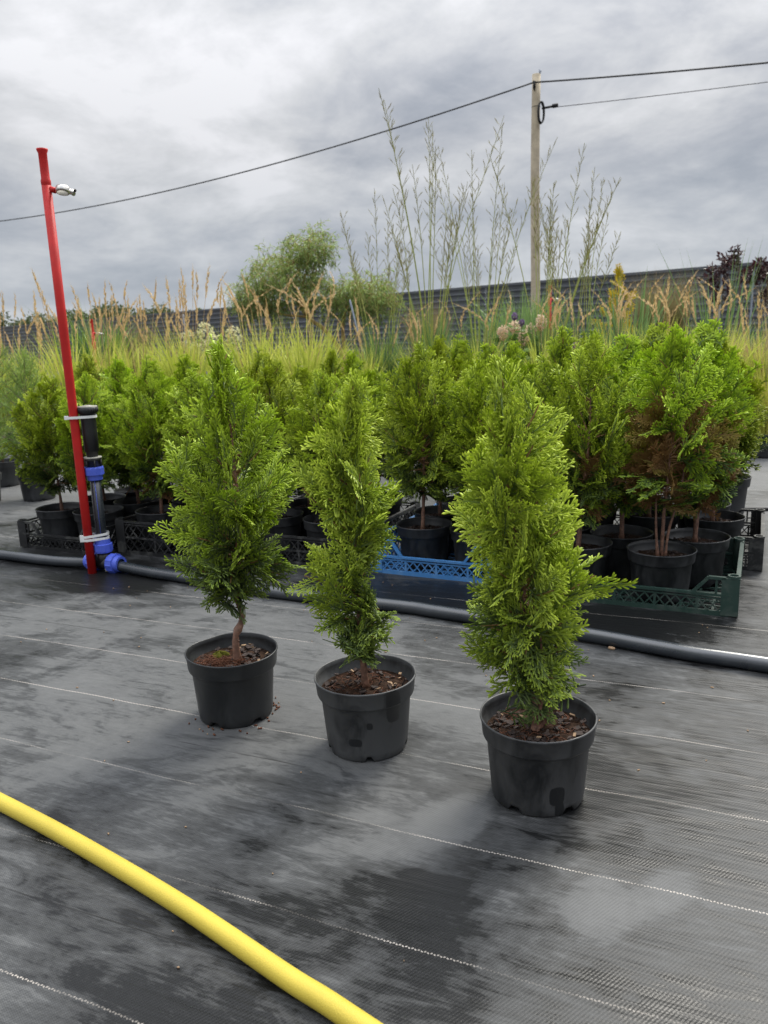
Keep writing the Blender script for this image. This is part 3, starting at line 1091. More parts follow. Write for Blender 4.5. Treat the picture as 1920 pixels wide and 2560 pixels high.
for ci, lst in SPOTS.items():
    for j, (u_, v_, k) in enumerate(lst):
        o = VARS[k] if k not in used else copy_tree(VARS[k])
        used.add(k)
        p = uv(u_, v_)
        o.location = (p[0], p[1], .0075)
        o.rotation_euler = (0, 0, g.uniform(0, 6.28) if k != 4 else .15)
        f = g.uniform(.93, 1.03) if ci > 2 else g.uniform(.87, .97)
        for ch in o.children:
            if ch.name.split('.')[0] in ('foliage', 'branches', 'trunk', 'side_stem'):
                ch.scale = (g.uniform(.95, 1.05),) * 2 + (f,) if ch.name.startswith('zz') else (1, 1, f)
                if f < 1:
                    ch.location = (0, 0, .1 * (1 - f))
                else:
                    ch.location = (0, 0, -.1 * (f - 1))
        if k == 4:
            o['label'] = 'three-stemmed potted thuja with browned inner foliage in the dark green crate'
        else:
            v_mid = (CR[ci][4] + CR[ci][5]) / 2
            row_n = 'front' if j < 2 else ('middle' if j < 4 else 'back')
            if ci == 4:
                row_n = 'back' if v_ > 2.1 else 'front'
            if ci == 5:
                row_n = 'front' if j < 3 else 'back'
            o['label'] = 'potted thuja ' + CN[ci].replace('in the', 'in the ' + row_n + ' row of the', 1)
        o['group'] = o['label'].replace('potted thuja', 'potted thujas', 1)

# ------------------------------------------------------------------ red posts
def red_post(label, loc, h, clamp_rz=0.0, group='red steel posts'):
    T_ = thing('red_post', label, 'post', loc, 0, group)
    mb = MB()
    mb.tube([(0, 0, -.02), (0, 0, .3), (0, 0, h * .6), (0, 0, h - .085)], .0128, 16)
    mb.build('tube', m_red, T_)
    mb = MB()
    mb.lathe([(.0122, h - .10), (.0135, h - .09), (.0135, h - .082), (.0116, h - .078), (.0116, h - .012), (.0150, h - .004), (.0150, h), (.0, h + .001)], 16)
    mb.build('top_sleeve', m_red, T_)
    zc_ = h - .098
    mb = MB()
    mb.tube([(.008, 0, zc_ - .006), (.026, -.004, zc_ - .012)], .008, 8)
    mb.build('weld_nut', m_red, T_)
    cl_ = bpy.data.objects.new('pipe_clamp', None)
    mb = MB()
    th = np.linspace(0, 2 * pi, 33)
    prof_ = [(.0205, -.010), (.0225, -.010), (.0232, -.004), (.0232, .004), (.0225, .010), (.0205, .010), (.0205, -.010)]
    mb.lathe(prof_, 32)
    cl_ = mb.build('pipe_clamp', m_steel, T_)
    cl_.location = (.047, -.008, zc_ - .012)
    cl_.scale = (.82, .82, .72)
    cl_.rotation_euler = (radians(-14), radians(10), clamp_rz)
    mb = MB()
    mb.lathe([(.0180, -.0115), (.0205, -.0115), (.0205, .0115), (.0180, .0115), (.0180, -.0115)], 32)
    mb.build('rubber_lining', m_lid, cl_)
    mb = MB()
    mb.box((.030, -.002, .0), (.010, .006, .009))
    mb.tube([(.036, -.014, .0), (.036, .012, .0)], .0035, 8)
    mb.tube([(.036, .010, .0), (.036, .016, .0)], .006, 6)
    mb.build('bolt', m_steel, cl_)
    mb = MB()
    mb.tube([(.036, -.014, 0), (.036, -.021, 0)], .005, 8)
    mb.build('bolt_head', m_rub, cl_)
    return T_


red_post('tall red steel post with a pipe clamp, tied to the sprinkler riser', (-.905, 2.317, 0), 1.216, .5)
red_post('red post with pale clamp among orange plumes, far behind the crates by the riser', (-2.2, 6.2, 0), .92, .3)
red_post('red post with pale clamp standing in green grass beside the wooden pole', (1.378, 6.4, 0), 1.06, .3)

# ------------------------------------------------------------------ irrigation pipe with riser
irr = thing('irrigation_pipe', 'grey-black plastic water pipe with blue fittings and an upright sprinkler', 'water pipe', (-.872, 2.340, 0))
O = np.array([-.872, 2.340, 0])
left = np.array([(-2.6, 3.15, .016), (-1.9, 2.83, .016), (-1.287, 2.527, .016), (-1.093, 2.432, .016), (-.99, 2.39, .018), (-.90, 2.352, .024)]) - O
right = np.array([(-.845, 2.327, .024), (-.803, 2.304, .020), (-.69, 2.238, .016), (-.584, 2.177, .016), (-.50, 2.122, .016), (-.356, 2.036, .016), (-.177, 1.950, .016), (.047, 1.851, .016), (.123, 1.807, .016), (.421, 1.633, .016), (.551, 1.545, .016), (.629, 1.493, .016), (.74, 1.432, .016), (1.3, 1.11, .016), (1.9, .8, .016)]) - O
MB().tube(spline(left, 40), .016, 18).build('pipe_run', m_pe, irr)
MB().tube(spline(right, 90), .016, 18).build('pipe_run', m_pe, irr)
ax = nrm(right[0] - left[-1])


def nut(name, c, d, r=.026, L=.036, mt=m_blue, parent=None, ribs=12):
    """ribbed compression nut with a stepped collar, axis d"""
    n = 48
    prof_ = np.array([(.0165, -L * .5), (r * .80, -L * .5), (r * .84, -L * .15), (r * .86, -L * .12), (r, -L * .1), (r, L * .38), (r * .97, L * .5), (.0165, L * .5)])
    mb = MB()

    def fn(V, th):
        k = 1 + .05 * (np.cos(th * ribs) > .55)
        for i in (4, 5):
            V[i, :, 0] *= k
            V[i, :, 1] *= k
        return V
    mb.lathe(prof_, n, fn=fn)
    o = mb.build(name, mt, parent, smooth=False)
    o.rotation_euler = Vector(d).to_track_quat('Z', 'Y').to_euler()
    o.location = c
    return o


tee = MB()
tee.tube([-ax * .036 + [0, 0, .026], ax * .036 + [0, 0, .026]], .021, 20)
tee.tube([(0, 0, .02), (0, 0, .062)], .021, 20)
tee.build('tee', m_black, irr)
nut('compression_nut', tuple(ax * .046 + [0, 0, .026]), tuple(-ax), .030, .040, parent=irr)
nut('compression_nut', tuple(-ax * .046 + [0, 0, .026]), tuple(ax), .030, .040, parent=irr)
nut('compression_nut', (0, 0, .082), (0, 0, -1), .028, .042, parent=irr)
MB().tube([(0, 0, .06), (0, 0, .18), (.0, 0, .31)], .016, 18).build('riser_pipe', m_pe, irr)
nut('compression_nut', (0, 0, .307), (0, 0, 1), .0275, .040, parent=irr)
mb = MB()
mb.lathe([(.016, .322), (.022, .322), (.022, .345), (.025, .346), (.025, .352), (.016, .353)], 16)
for k in range(6):
    a = k * pi / 3
    mb.box((.0235 * cos(a), .0235 * sin(a), .336), (.0018, .0018, .012))
mb.build('adapter', m_black, irr)
MB().lathe([(.010, .3525), (.0262, .3525), (.0262, .3565), (.010, .3575)], 24).build('washer', m_lid, irr)
spk = MB().lathe([(.0165, .355), (.0175, .372), (.0212, .374), (.0214, .43), (.0218, .470), (.0225, .476), (.0228, .486), (.0285, .488), (.030, .492), (.031, .505), (.029, .506), (.0, .506)], 32).build('sprinkler_body', m_black, irr)
MB().lathe([(.0292, .5055), (.0292, .5085), (.012, .509), (.011, .511), (.0, .511)], 32).build('cap', m_lid, spk)
mb = MB()
for k in range(24):
    a = k * 2 * pi / 24
    mb.box((.0302 * cos(a), .0302 * sin(a), .4975), (.0012, .0012, .006))
mb.build('grip_ribs', m_black, spk)
mb = MB()                               # blue stripe along the riser and the run
mb.bar((.004, -.0163, .10), (.004, -.0163, .288), .0012, .0012)
mb.build('stripe', m_blue, irr)
mb = MB()
mb.box((.0, 0, 0), (.010, .012, .007))
mb.build('tape_scrap', m_lid, irr).location = tuple(ax * .018 + np.array([.004, -.012, .012]))


def tie(label, z, tilt, extra=0.0):
    T_ = thing('cable_tie', label, 'cable tie', (-.889, 2.328, z), 0)
    c1, c2 = np.array([-.016, -.011, 0]), np.array([.017, .012, 0])
    rr1, rr2 = .0142 + extra, .0215 + extra
    d = c2 - c1
    a0 = math.atan2(d[1], d[0])
    P = []
    for a in np.linspace(a0 + pi / 2, a0 + 3 * pi / 2, 14):
        P.append(c1 + rr1 * np.array([cos(a), sin(a), 0]))
    for a in np.linspace(a0 - pi / 2, a0 + pi / 2, 14):
        P.append(c2 + rr2 * np.array([cos(a), sin(a), 0]))
    P.append(P[0])
    P = np.array(P)
    P[:, 2] += tilt * P[:, 0]
    mb = MB()
    m = len(P)
    V = np.vstack([P + [0, 0, -.0038], P + [0, 0, .0038]])
    out = P.copy()
    cen_ = P.mean(0)
    V2 = np.vstack([P + nrm(P - cen_) * .0012 + [0, 0, -.0038], P + nrm(P - cen_) * .0012 + [0, 0, .0038]])
    q = []
    for i in range(m - 1):
        q += [[2 * m + i, 2 * m + i + 1, 3 * m + i + 1, 3 * m + i], [i, m + i, m + i + 1, i + 1], [m + i, 3 * m + i, 3 * m + i + 1, m + i + 1], [i, i + 1, 2 * m + i + 1, 2 * m + i]]
    mb.add(np.vstack([V, V2]), q)
    mb.build('strap', m_tie, T_, smooth=False)
    mb = MB()
    mb.box((0, 0, 0), (.006, .0035, .0055))
    mb.build('lock', m_tie, T_, smooth=False).location = tuple(P[5] + nrm(P[5] - cen_) * .003)
    return T_


tie('white cable tie round the red post and the sprinkler neck', .478, .0, .003)
tie('white cable tie low on the red post, upper of the pair above the blue nut', .117, .06)
tie('white cable tie low on the red post, lower of the pair above the blue nut', .106, .0)

# ------------------------------------------------------------------ yellow hose, chip, thin drip lines
hp = np.array([(-1.5, 1.62, .0115), (-1.05, 1.35, .0115), (-.79, 1.185, .0115), (-.588, 1.051, .0115), (-.465, .967, .0115), (-.34, .876, .0115), (-.261, .816, .0115), (-.204, .770, .0115), (-.117, .698, .0115), (-.059, .653, .0115), (.06, .55, .0115), (.25, .36, .0115)])
tag(MB().tube(spline(hp, 120), .0116, 20).build('garden_hose', m_yellow), 'yellow garden hose lying across the black mat', 'hose')
mb = MB()
mb.lathe([(.0, -.004), (.005, -.0035), (.006, 0), (.005, .0035), (.0, .004)], 10, fn=lambda V, th: V * np.array([1.8, 1, 1]))
o = tag(mb.build('bark_scrap', m_chip_l), 'small pale scrap of wood lying against the grey-black pipe', 'wood scrap')
o.scale = (.75,) * 3
o.location = (.478, 1.572, .0032)
o.rotation_euler = (0, .1, -.3)
for lab, pts in (('thin black drip line on the grey mat beside the variegated shrub pot', [(1.27, 2.86, .006), (1.5, 2.82, .006), (1.9, 2.74, .006), (2.6, 2.6, .006)]),
                 ('thin black drip line passing in front of the pot of yellow grass', [(1.2, 5.35, .006), (1.9, 5.05, .006), (2.7, 4.7, .006), (3.5, 4.4, .006)])):
    tag(MB().tube(spline(pts, 20), .007, 8).build('drip_line', m_cable), lab, 'drip line')
mb = MB()
g = np.random.default_rng(31)
for i in range(110):
    c = (g.uniform(-.9, 1.0), g.uniform(.62, 2.2), .0012)
    s = g.uniform(.0004, .0013)
    a = g.uniform(0, 3)
    mb.box(c, (s * g.uniform(1, 2.5), s, .0007), np.array([[cos(a), -sin(a), 0], [sin(a), cos(a), 0], [0, 0, 1]]))
tag(mb.build('crumbs', m_chip_l), 'crumbs and grit scattered over the black mat', 'crumbs', kind='stuff')
mb = MB()
for i in range(24):
    a = g.uniform(-1.2, .9) if i % 2 else g.uniform(3.3, 5.6)
    r_ = .068 + abs(g.normal()) * .010
    c = (-.287 + r_ * cos(a), 1.34 + r_ * sin(a), .0015)
    mb.box(c, (g.uniform(.001, .004), g.uniform(.0006, .0015), .0012), np.array([[cos(a + 1), -sin(a + 1), 0], [sin(a + 1), cos(a + 1), 0], [0, 0, 1]]))
tag(mb.build('peat_crumbs', m_root), 'brown peat crumbs round the foot of the pinched pot', 'peat', kind='stuff')

# ------------------------------------------------------------------ grasses and shrubs
m_reed_leaf = leafmat('reed_leaf', [(0, (.24, .29, .045)), (.5, (.45, .52, .07)), (1, (.70, .68, .17))], trans=.4)
m_reed_plume = leafmat('reed_plume', [(0, (.55, .41, .19)), (1, (.78, .56, .30))], trans=.35)
m_moor = leafmat('moor_stem', [(0, (.46, .56, .10)), (.6, (.38, .40, .12)), (1, (.20, .15, .055))], trans=.2)
m_misc = leafmat('silver_grass', [(0, (.06, .12, .025)), (.6, (.13, .24, .05)), (1, (.24, .36, .10))], trans=.35)
m_switch = leafmat('switch_grass', [(0, (.10, .18, .05)), (1, (.22, .33, .13))], trans=.35)
m_hair = leafmat('hair_grass', [(0, (.12, .16, .04)), (.5, (.24, .21, .09)), (1, (.32, .21, .12))], trans=.35)
m_straw = leafmat('straw_grass', [(0, (.22, .28, .06)), (.4, (.45, .36, .15)), (1, (.62, .50, .28))], trans=.35)
m_ygrass = leafmat('yellow_grass', [(0, (.34, .38, .05)), (1, (.55, .48, .10))], trans=.35)
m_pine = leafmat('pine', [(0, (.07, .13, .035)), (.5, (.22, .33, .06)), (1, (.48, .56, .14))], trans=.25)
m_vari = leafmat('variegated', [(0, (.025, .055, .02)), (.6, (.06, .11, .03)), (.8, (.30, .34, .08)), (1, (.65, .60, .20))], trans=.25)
m_willow = leafmat('willow_leaf', [(0, (.11, .16, .04)), (.5, (.27, .37, .09)), (1, (.48, .58, .19))], trans=.3)
m_gold = leafmat('gold_conifer', [(0, (.24, .24, .03)), (.5, (.58, .50, .03)), (1, (.85, .66, .04))], trans=.3)
m_purple = leafmat('purple_leaf', [(0, (.022, .010, .012)), (1, (.075, .025, .027))], trans=.2, rough=.4)
m_cream = leafmat('cream_petal', [(0, (.45, .46, .22)), (1, (.74, .70, .45))], trans=.3)
m_peach = leafmat('peach_petal', [(0, (.62, .42, .28)), (1, (.85, .70, .55))], trans=.3)
m_violet = leafmat('violet_petal', [(0, (.16, .08, .20)), (1, (.30, .20, .40))], trans=.2)
m_dist = leafmat('distant_leaf', [(0, (.035, .055, .022)), (1, (.12, .15, .06))], trans=.2)
m_goldbark = mat('golden_bark', (.34, .235, .085), .7, .3, var=.3, vscale=12)


def blades(mb, n, r0, h, spread, width, g, droop=.5, seg=6, tint=(0, 1), c=(0, 0, 0), hvar=.25, z0=.1, lean=(0, 0)):
    c = np.asarray(c, float)
    t = np.linspace(0, 1, seg + 1)
    for i in range(n):
        a = g.uniform(0, 2 * pi)
        q = math.sqrt(g.uniform()) * r0
        p = c + np.array([q * cos(a), q * sin(a), z0])
        a += g.normal() * .5
        H = h * g.uniform(1 - hvar, 1 + hvar * .5)
        sp = spread * abs(g.normal()) * H + .02
        dr = droop * g.uniform(.1, 1.1)
        rr_ = sp * t ** 1.6 + dr * H * .28 * np.clip(t - .45, 0, 1) ** 1.5
        zz_ = H * (t - dr * .75 * np.clip(t - .45, 0, 1) ** 2)
        P = p + np.stack([rr_ * cos(a) + lean[0] * H * t ** 1.4, rr_ * sin(a) + lean[1] * H * t ** 1.4, zz_], 1)
        wv = width * g.uniform(.7, 1.2) * np.minimum(1, (1 - t) * 2.4 + .02) * np.minimum(1, .5 + 2 * t)
        b = g.uniform(0, 2 * pi)
        x = np.array([cos(b), sin(b), 0])
        V = np.empty((2 * (seg + 1), 3))
        V[0::2] = P - x * wv[:, None] / 2
        V[1::2] = P + x * wv[:, None] / 2
        k = np.arange(seg) * 2
        q4 = np.stack([k, k + 1, k + 3, k + 2], 1)
        tv = np.clip(tint[0] + (tint[1] - tint[0]) * (.25 * g.uniform() + .55 * t + .2 * g.normal()), 0, 1)
        mb.add(V, q4, None, np.repeat(tv, 2))


def leaf(mb, p, d, n, L, w_, tint):
    d, x = nrm(d), None
    x = nrm(np.cross(d, n))
    z = np.cross(x, d)
    mb.add([p, p + d * L * .45 + x * w_ / 2 + z * w_ * .12, p + d * L, p + d * L * .45 - x * w_ / 2 + z * w_ * .12, p + d * L * .5 - z * w_ * .10],
           None, [[0, 1, 4], [1, 2, 4], [2, 3, 4], [3, 0, 4]], tint)


def plume(mb, base, tip_dir, L, w_, g, curve):
    t = np.linspace(0, 1, 12)
    d = nrm(tip_dir)
    side = nrm(np.cross(d, [g.normal(), g.normal(), .2]))
    P = base + np.outer(t * L, d) + np.outer(curve * L * t ** 2, side)
    for i, tt in enumerate(t):
        ww = w_ * (sin(pi * min(1, .12 + tt * .95)) ** .7) + .001
        dl = nrm((P[min(i + 1, 11)] - P[max(i - 1, 0)]))
        for k in range(3):
            a = g.uniform(0, 2 * pi)
            o = nrm(np.cross(dl, [cos(a), sin(a), .3]))
            leaf(mb, P[i] - dl * .004, dl + o * .32, np.cross(dl, o), L * .16, ww * .8, g.uniform(0, 1))
    mb.tube(P, .0012, 3, caps=False, a=.3)


def reed_variant(seed, nst, hs, curved=.2):
    g = np.random.default_rng(seed)
    T_ = thing('reed_grass', 'x', 'ornamental grass')
    copy_tree(ROWPOT[0], T_)
    copy_tree(ROWPOT[2], T_)
    mb = MB()
    blades(mb, 150, .07, .72, .16, .008, g, .9, 6, (0, 1))
    mb.build('leaves', m_reed_leaf, T_)
    st, pl = MB(), MB()
    for i in range(nst):
        a = g.uniform(0, 2 * pi)
        q = .05 * math.sqrt(g.uniform())
        p = np.array([q * cos(a), q * sin(a), .1])
        H = hs * g.uniform(.70, 1.03) - .1
        ln = abs(g.normal()) * .13
        t = np.linspace(0, 1, 6)
        P = p + np.stack([ln * H * t ** 1.5 * cos(a), ln * H * t ** 1.5 * sin(a), H * t * .84], 1)
        st.tube(P, np.linspace(.0021, .0014, 6), 3, caps=False, a=g.uniform(.2, 1))
        plume(pl, P[-1], P[-1] - P[-2], g.uniform(.14, .22), .0115, g, abs(g.normal()) * curved)
    st.build('stems', m_reed_plume, T_)
    tag(pl.build('plumes', m_reed_plume, T_, smooth=False), kind='stuff')
    return T_


RV = [reed_variant(701, 9, 1.16), reed_variant(702, 12, 1.24), reed_variant(703, 6, 1.04, .6)]
used = set()
g = np.random.default_rng(12)


def use(lib, k, used, loc, rz, label, group, scale=1.0):
    o = lib[k] if k not in used else copy_tree(lib[k])
    used.add(k)
    o.location = loc
    o.rotation_euler = (0, 0, rz)
    o.scale = (scale,) * 3
    o['label'] = label
    o['group'] = group
    return o


REED_L = [(-3.15, 5.5, 1), (-2.75, 5.1, 0), (-2.75, 5.75, 1), (-2.35, 5.45, 0), (-2.0, 5.15, 0), (-1.98, 5.8, 1), (-1.62, 5.35, 1), (-1.55, 5.9, 0), (-1.25, 5.2, 1), (-1.18, 5.75, 0), (-.85, 5.4, 2), (-.8, 5.95, 0), (-.5, 5.15, 2), (-.42, 5.7, 2)]
REED_M = [(-.12, 5.25, 2), (-.05, 5.75, 0), (.26, 5.15, 2), (.36, 5.65, 2), (.66, 5.2, 2)]
REED_R = [(1.05, 5.0, 2), (1.2, 4.6, 2), (1.45, 4.9, 2), (1.55, 4.55, 2), (1.82, 4.85, 2), (1.95, 4.5, 2), (2.35, 4.85, 0), (2.25, 5.3, 2)]
used_r = set()
for (x, y, k) in REED_L:
    use(RV, k, used_r, (x, y, 0), g.uniform(0, 6), 'clump of reed grass with upright orange plumes behind the crates near the tall red post', 'reed grass in front of the willow and the far red post', g.uniform(.94, 1.05))
for (x, y, k) in REED_M:
    use(RV, k, used_r, (x, y, 0), g.uniform(0, 6), 'clump of reed grass with nodding orange plumes below the willow and the tall moor grass', 'reed grass among the moor grass', g.uniform(.80, .9))
for (x, y, k) in REED_R:
    use(RV, k, used_r, (x, y, 0), g.uniform(0, 6), 'clump of reed grass with nodding orange plumes behind the browned thujas in the green crate', 'reed grass behind the green crate', g.uniform(.82, .94))


def moor_variant(seed, nst, hs):
    g = np.random.default_rng(seed)
    T_ = thing('moor_grass', 'x', 'ornamental grass')
    copy_tree(ROWPOT[0], T_)
    copy_tree(ROWPOT[2], T_)
    mb = MB()
    blades(mb, 130, .068, .78, .17, .008, g, .8, 6, (0, .6))
    mb.build('leaves', m_switch, T_)
    for i in range(nst):
        st = MB()
        a = g.uniform(0, 2 * pi)
        q = .065 * math.sqrt(g.uniform())
        p = np.array([q * cos(a), q * sin(a), .1])
        H = hs * g.uniform(.62, 1.04)
        ln = min(.28, abs(g.normal()) * .16)
        t = np.linspace(0, 1, 10)
        w_ = g.normal() * .02
        P = p + np.stack([ln * H * t ** 1.7 * cos(a) + w_ * np.sin(t * 5), ln * H * t ** 1.7 * sin(a), H * t], 1)
        st.tube(P, np.linspace(.0042, .0013, 10), 4, caps=False, a=np.linspace(0, .8, 10))
        n = g.integers(15, 24)
        for k in range(n):
            f = .68 + .30 * k / n
            i0 = int(f * 9)
            B_ = P[i0] + (P[min(9, i0 + 1)] - P[i0]) * (f * 9 - i0)
            az = k * 2.4 + g.normal() * .4
            an = radians(g.uniform(12, 44))
            d = np.array([sin(an) * cos(az), sin(an) * sin(az), cos(an)])
            L = g.uniform(.045, .11) * (1.25 - f * .7)
            st.tube([B_, B_ + d * L * .5, B_ + d * L], [.0009, .0012, .0009], 3, caps=False, a=.8)
            for s in range(5):
                leaf(st, B_ + d * L * (.35 + .14 * s), d + g.normal(size=3) * .10, g.normal(size=3), .030, .0034, g.uniform(.8, 1))
        st.build('flower_stem', m_moor, T_)
    return T_


MV = [moor_variant(801, 15, 1.86), moor_variant(802, 12, 1.76)]
used_m = set()
for (x, y, k, s) in [(.02, 5.75, 1, .98), (.38, 5.5, 0, 1.08), (.72, 5.6, 0, .98), (1.12, 5.45, 1, 1.08), (1.42, 5.7, 1, 1.02)]:
    use(MV, k, used_m, (x, y, 0), g.uniform(0, 6), 'very tall moor grass with thin airy flower stems against the sky near the wooden pole', 'tall moor grass clumps', s)


def tuft(name, label, loc, n, r0, h, spread, width, m, seed, droop=.6, cat='ornamental grass', tint=(0, 1), pot=False, group=None, lean=(0, 0), z0=.08):
    g = np.random.default_rng(seed)
    T_ = thing(name, label, cat, loc, 0, group)
    mb = MB()
    ps = max(1.0, min(2.2, r0 / .07))            # bigger clumps stand in bigger pots
    blades(mb, n, r0, h, spread, width, g, droop, 6, tint, lean=lean, z0=.098 * (1 + (ps - 1) * .6))
    mb.build('leaves', m, T_)
    for src in (ROWPOT[0], ROWPOT[2]):
        c = copy_tree(src, T_)
        c.scale = (ps, ps, 1 + (ps - 1) * .6)
    return T_


tuft('silver_grass', 'dark green arching silver grass behind the tall red post', (-2.35, 6.7, 0), 240, .12, .92, .2, .012, m_misc, 21, 1.1)
tuft('silver_grass', 'bright green arching silver grass at the foot of the wooden pole', (1.30, 7.1, 0), 330, .15, .95, .26, .013, m_misc, 22, 1.1, tint=(.4, 1.2))
tuft('switch_grass', 'upright blue-green switch grass in front of the purple-leaved tree', (2.28, 5.35, 0), 46, .12, 1.05, .12, .010, m_switch, 23, .25)
tuft('switch_grass', 'upright green iris-like grass between browned thujas and the golden conifer', (1.72, 5.5, 0), 80, .14, .88, .13, .014, m_switch, 24, .35)
tuft('switch_grass', 'broad green grass clump below the pale peach flowers', (1.0, 5.9, 0), 150, .14, .80, .16, .012, m_switch, 28, .45)
tuft('hair_grass', 'misty brown hair grass in front of the fence between willow and wooden pole', (.62, 10.0, 0), 900, .16, 1.0, .15, .0035, m_hair, 25, .6)
tuft('hair_grass', 'misty brown hair grass in front of the fence beside the golden conifer', (3.55, 10.0, 0), 1500, .22, 1.25, .17, .0035, m_hair, 26, .6)
tuft('hair_grass', 'misty brown hair grass in front of the fence beyond the orange plumes', (-3.45, 11.0, 0), 900, .25, 1.0, .2, .0035, m_hair, 27, .6)
tuft('feather_grass', 'straw-coloured feather grass beside the green fan of leaves at the bed end', (2.33, 4.95, 0), 420, .07, .60, .12, .004, m_straw, 29, .8)
tuft('feather_grass', 'pot of thin yellow grass with long straw stems, standing alone on the grey mat', (2.02, 4.1, 0), 110, .03, .40, .16, .0045, m_ygrass, 30, .7, pot=True)
tuft('feather_grass', 'tall thin straw stems in the pot behind the yellow grass', (2.24, 4.45, 0), 34, .04, .86, .10, .004, m_straw, 33, .2, pot=True)
for k, (x, y) in enumerate([(-3.3, 6.6), (-2.9, 6.3), (-1.7, 6.5), (-1.1, 6.5), (-.55, 6.5), (0, 6.4), (.5, 6.35), (1.75, 6.3), (2.2, 6.2), (2.75, 6.1), (3.1, 5.6)]):
    tuft('meadow_grass', 'low leafy green grass clump in the far row of the planting', (x, y, 0), 150, .16, .56, .20, .010, [m_reed_leaf, m_misc][k % 2], 60 + k, .8, group='low grass clumps in the far row')


def needle_shrub(name, label, loc, H, W_, m, seed, n=900, L=.03, pot_s=1.0, tints=(0, 1), group=None, wn=.0022, gold=0.0):
    g = np.random.default_rng(seed)
    T_ = thing(name, label, 'potted shrub', loc, 0, group)
    p = copy_tree(ROWPOT[0], T_)
    p.scale = (pot_s,) * 3
    soil_mesh(.0755 * pot_s, .100 * pot_s, seed, .004, 20).build('soil', m_soil, T_)
    st, fo = MB(), MB()
    z0 = .1 * pot_s
    st.tube([(0, 0, z0 - .01), (.005, 0, z0 + .1), (0, .004, z0 + H * .8)], [.006, .005, .002], 6)
    nb = 46
    for b in range(nb):
        z = z0 + .05 + (H - .07) * (b + .5) / nb
        zr = (z - z0) / H
        a = b * 2.4 + g.normal() * .3
        rr_ = W_ * np.interp(zr, [0, .3, .6, 1], [.75, 1, .8, .15]) * g.uniform(.75, 1.1)
        S = np.array([0, 0, z - .02])
        E_ = np.array([rr_ * cos(a), rr_ * sin(a), z + .05 + .05 * zr])
        st.tube([S, (S + E_) / 2 + [0, 0, -.008], E_], [.002, .0015, .001], 4, caps=False)
        yl = 1.0 if g.uniform() < gold else 0.0
        for k in range(n // nb):
            t = g.uniform(.25, 1.0)
            P = S + (E_ - S) * t
            d = nrm(nrm(E_ - S) * .9 + g.normal(size=3) * .6)
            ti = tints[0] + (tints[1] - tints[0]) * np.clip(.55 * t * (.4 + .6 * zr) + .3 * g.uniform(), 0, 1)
            leaf(fo, P, d, g.normal(size=3), L * g.uniform(.7, 1.2), wn, max(ti, yl * g.uniform(.8, 1)))
    st.build('branches', m_bark_grey, T_)
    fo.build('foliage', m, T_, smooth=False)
    return T_


needle_shrub('potted_pine', 'young soft-needled pine in a black pot, standing left of the crates', (-1.62, 3.62, 0), .50, .17, m_pine, 41, 3600, .05, 1.05, (.1, .9), 'young pines in pots')
needle_shrub('potted_shrub', 'pale bushy shrub in a black pot beside the young pine', (-1.86, 3.58, 0), .36, .15, m_pine, 42, 3000, .028, 1.05, (.3, 1.0), None, .006)
needle_shrub('potted_pine', 'blue-green young pine behind the pale bushy shrub', (-1.98, 4.05, 0), .62, .18, m_pine, 43, 3000, .05, 1.05, (.0, .6), 'young pines in pots')
needle_shrub('potted_shrub', 'dark shrub with creamy yellow shoots in a large black pot behind the crates', (1.24, 2.80, 0), .36, .15, m_vari, 44, 4200, .028, 1.15, (.1, .62), None, .0032, .12)


def flower_bush(name, label, loc, heads, m, seed, H, stems=True, leafm=m_misc, size=.07, petal=.018, cat='flowering shrub'):
    g = np.random.default_rng(seed)
    T_ = thing(name, label, cat, loc)
    st, lf = MB(), MB()
    for (x, y, z) in heads:
        st.tube([(x * .3, y * .3, 0), (x * .8, y * .8, z * .6), (x, y, z)], [.004, .003, .002], 5, caps=False)
        for k in range(26):
            t = g.uniform(.25, .95)
            a = g.uniform(0, 6.28)
            leaf(lf, np.array([x * t, y * t, z * t]), np.array([cos(a), sin(a), .1]), np.array([0, 0, 1.]) + g.normal(size=3) * .4, .09, .045, g.uniform(.2, 1))
        hd = MB()
        for k in range(130):
            d = nrm(g.normal(size=3))
            P = np.array([x, y, z]) + d * size * np.array([.75, .75, 1.1]) * g.uniform(.6, 1)
            leaf(hd, P, nrm(d + g.normal(size=3) * .8), d, petal, petal, np.clip(.5 + .4 * d[2] + .2 * g.normal(), 0, 1))
        hd.build('flower_head', m, T_, smooth=False)
    st.build('stems', m_bark_grey, T_)
    lf.build('leaves', leafm, T_, smooth=False)
    return T_


flower_bush('hydrangea', 'hydrangea with creamy cone-shaped heads in front of the fence near the willow', (-1.39, 6.3, 0), [(-.10, 0, .72), (.03, .05, .78), (.10, -.04, .70), (.24, .1, .74), (-.04, -.05, .63)], m_cream, 51, .8, size=.085, petal=.022)
flower_bush('hydrangea', 'pale peach blooms low among green grass below the wooden pole', (.98, 5.45, 0), [(-.13, -.02, .70), (-.04, .03, .73), (.06, 0, .70), (.14, .02, .76), (.0, -.08, .66)], m_peach, 52, .75, size=.045)
flower_bush('verbena', 'small violet flower heads on thin stems above the peach blooms', (.94, 5.2, 0), [(-.05, 0, .80), (.0, .02, .76), (.35, .05, .60)], m_violet, 53, .8, size=.02, petal=.01, cat='flower')

# ------------------------------------------------------------------ trees behind
def tree_stems(mb, pts_list, n=8):
    for pts, ra, rb in pts_list:
        P = spline(pts, 16)
        mb.tube(P, np.linspace(ra, rb, 16), n)


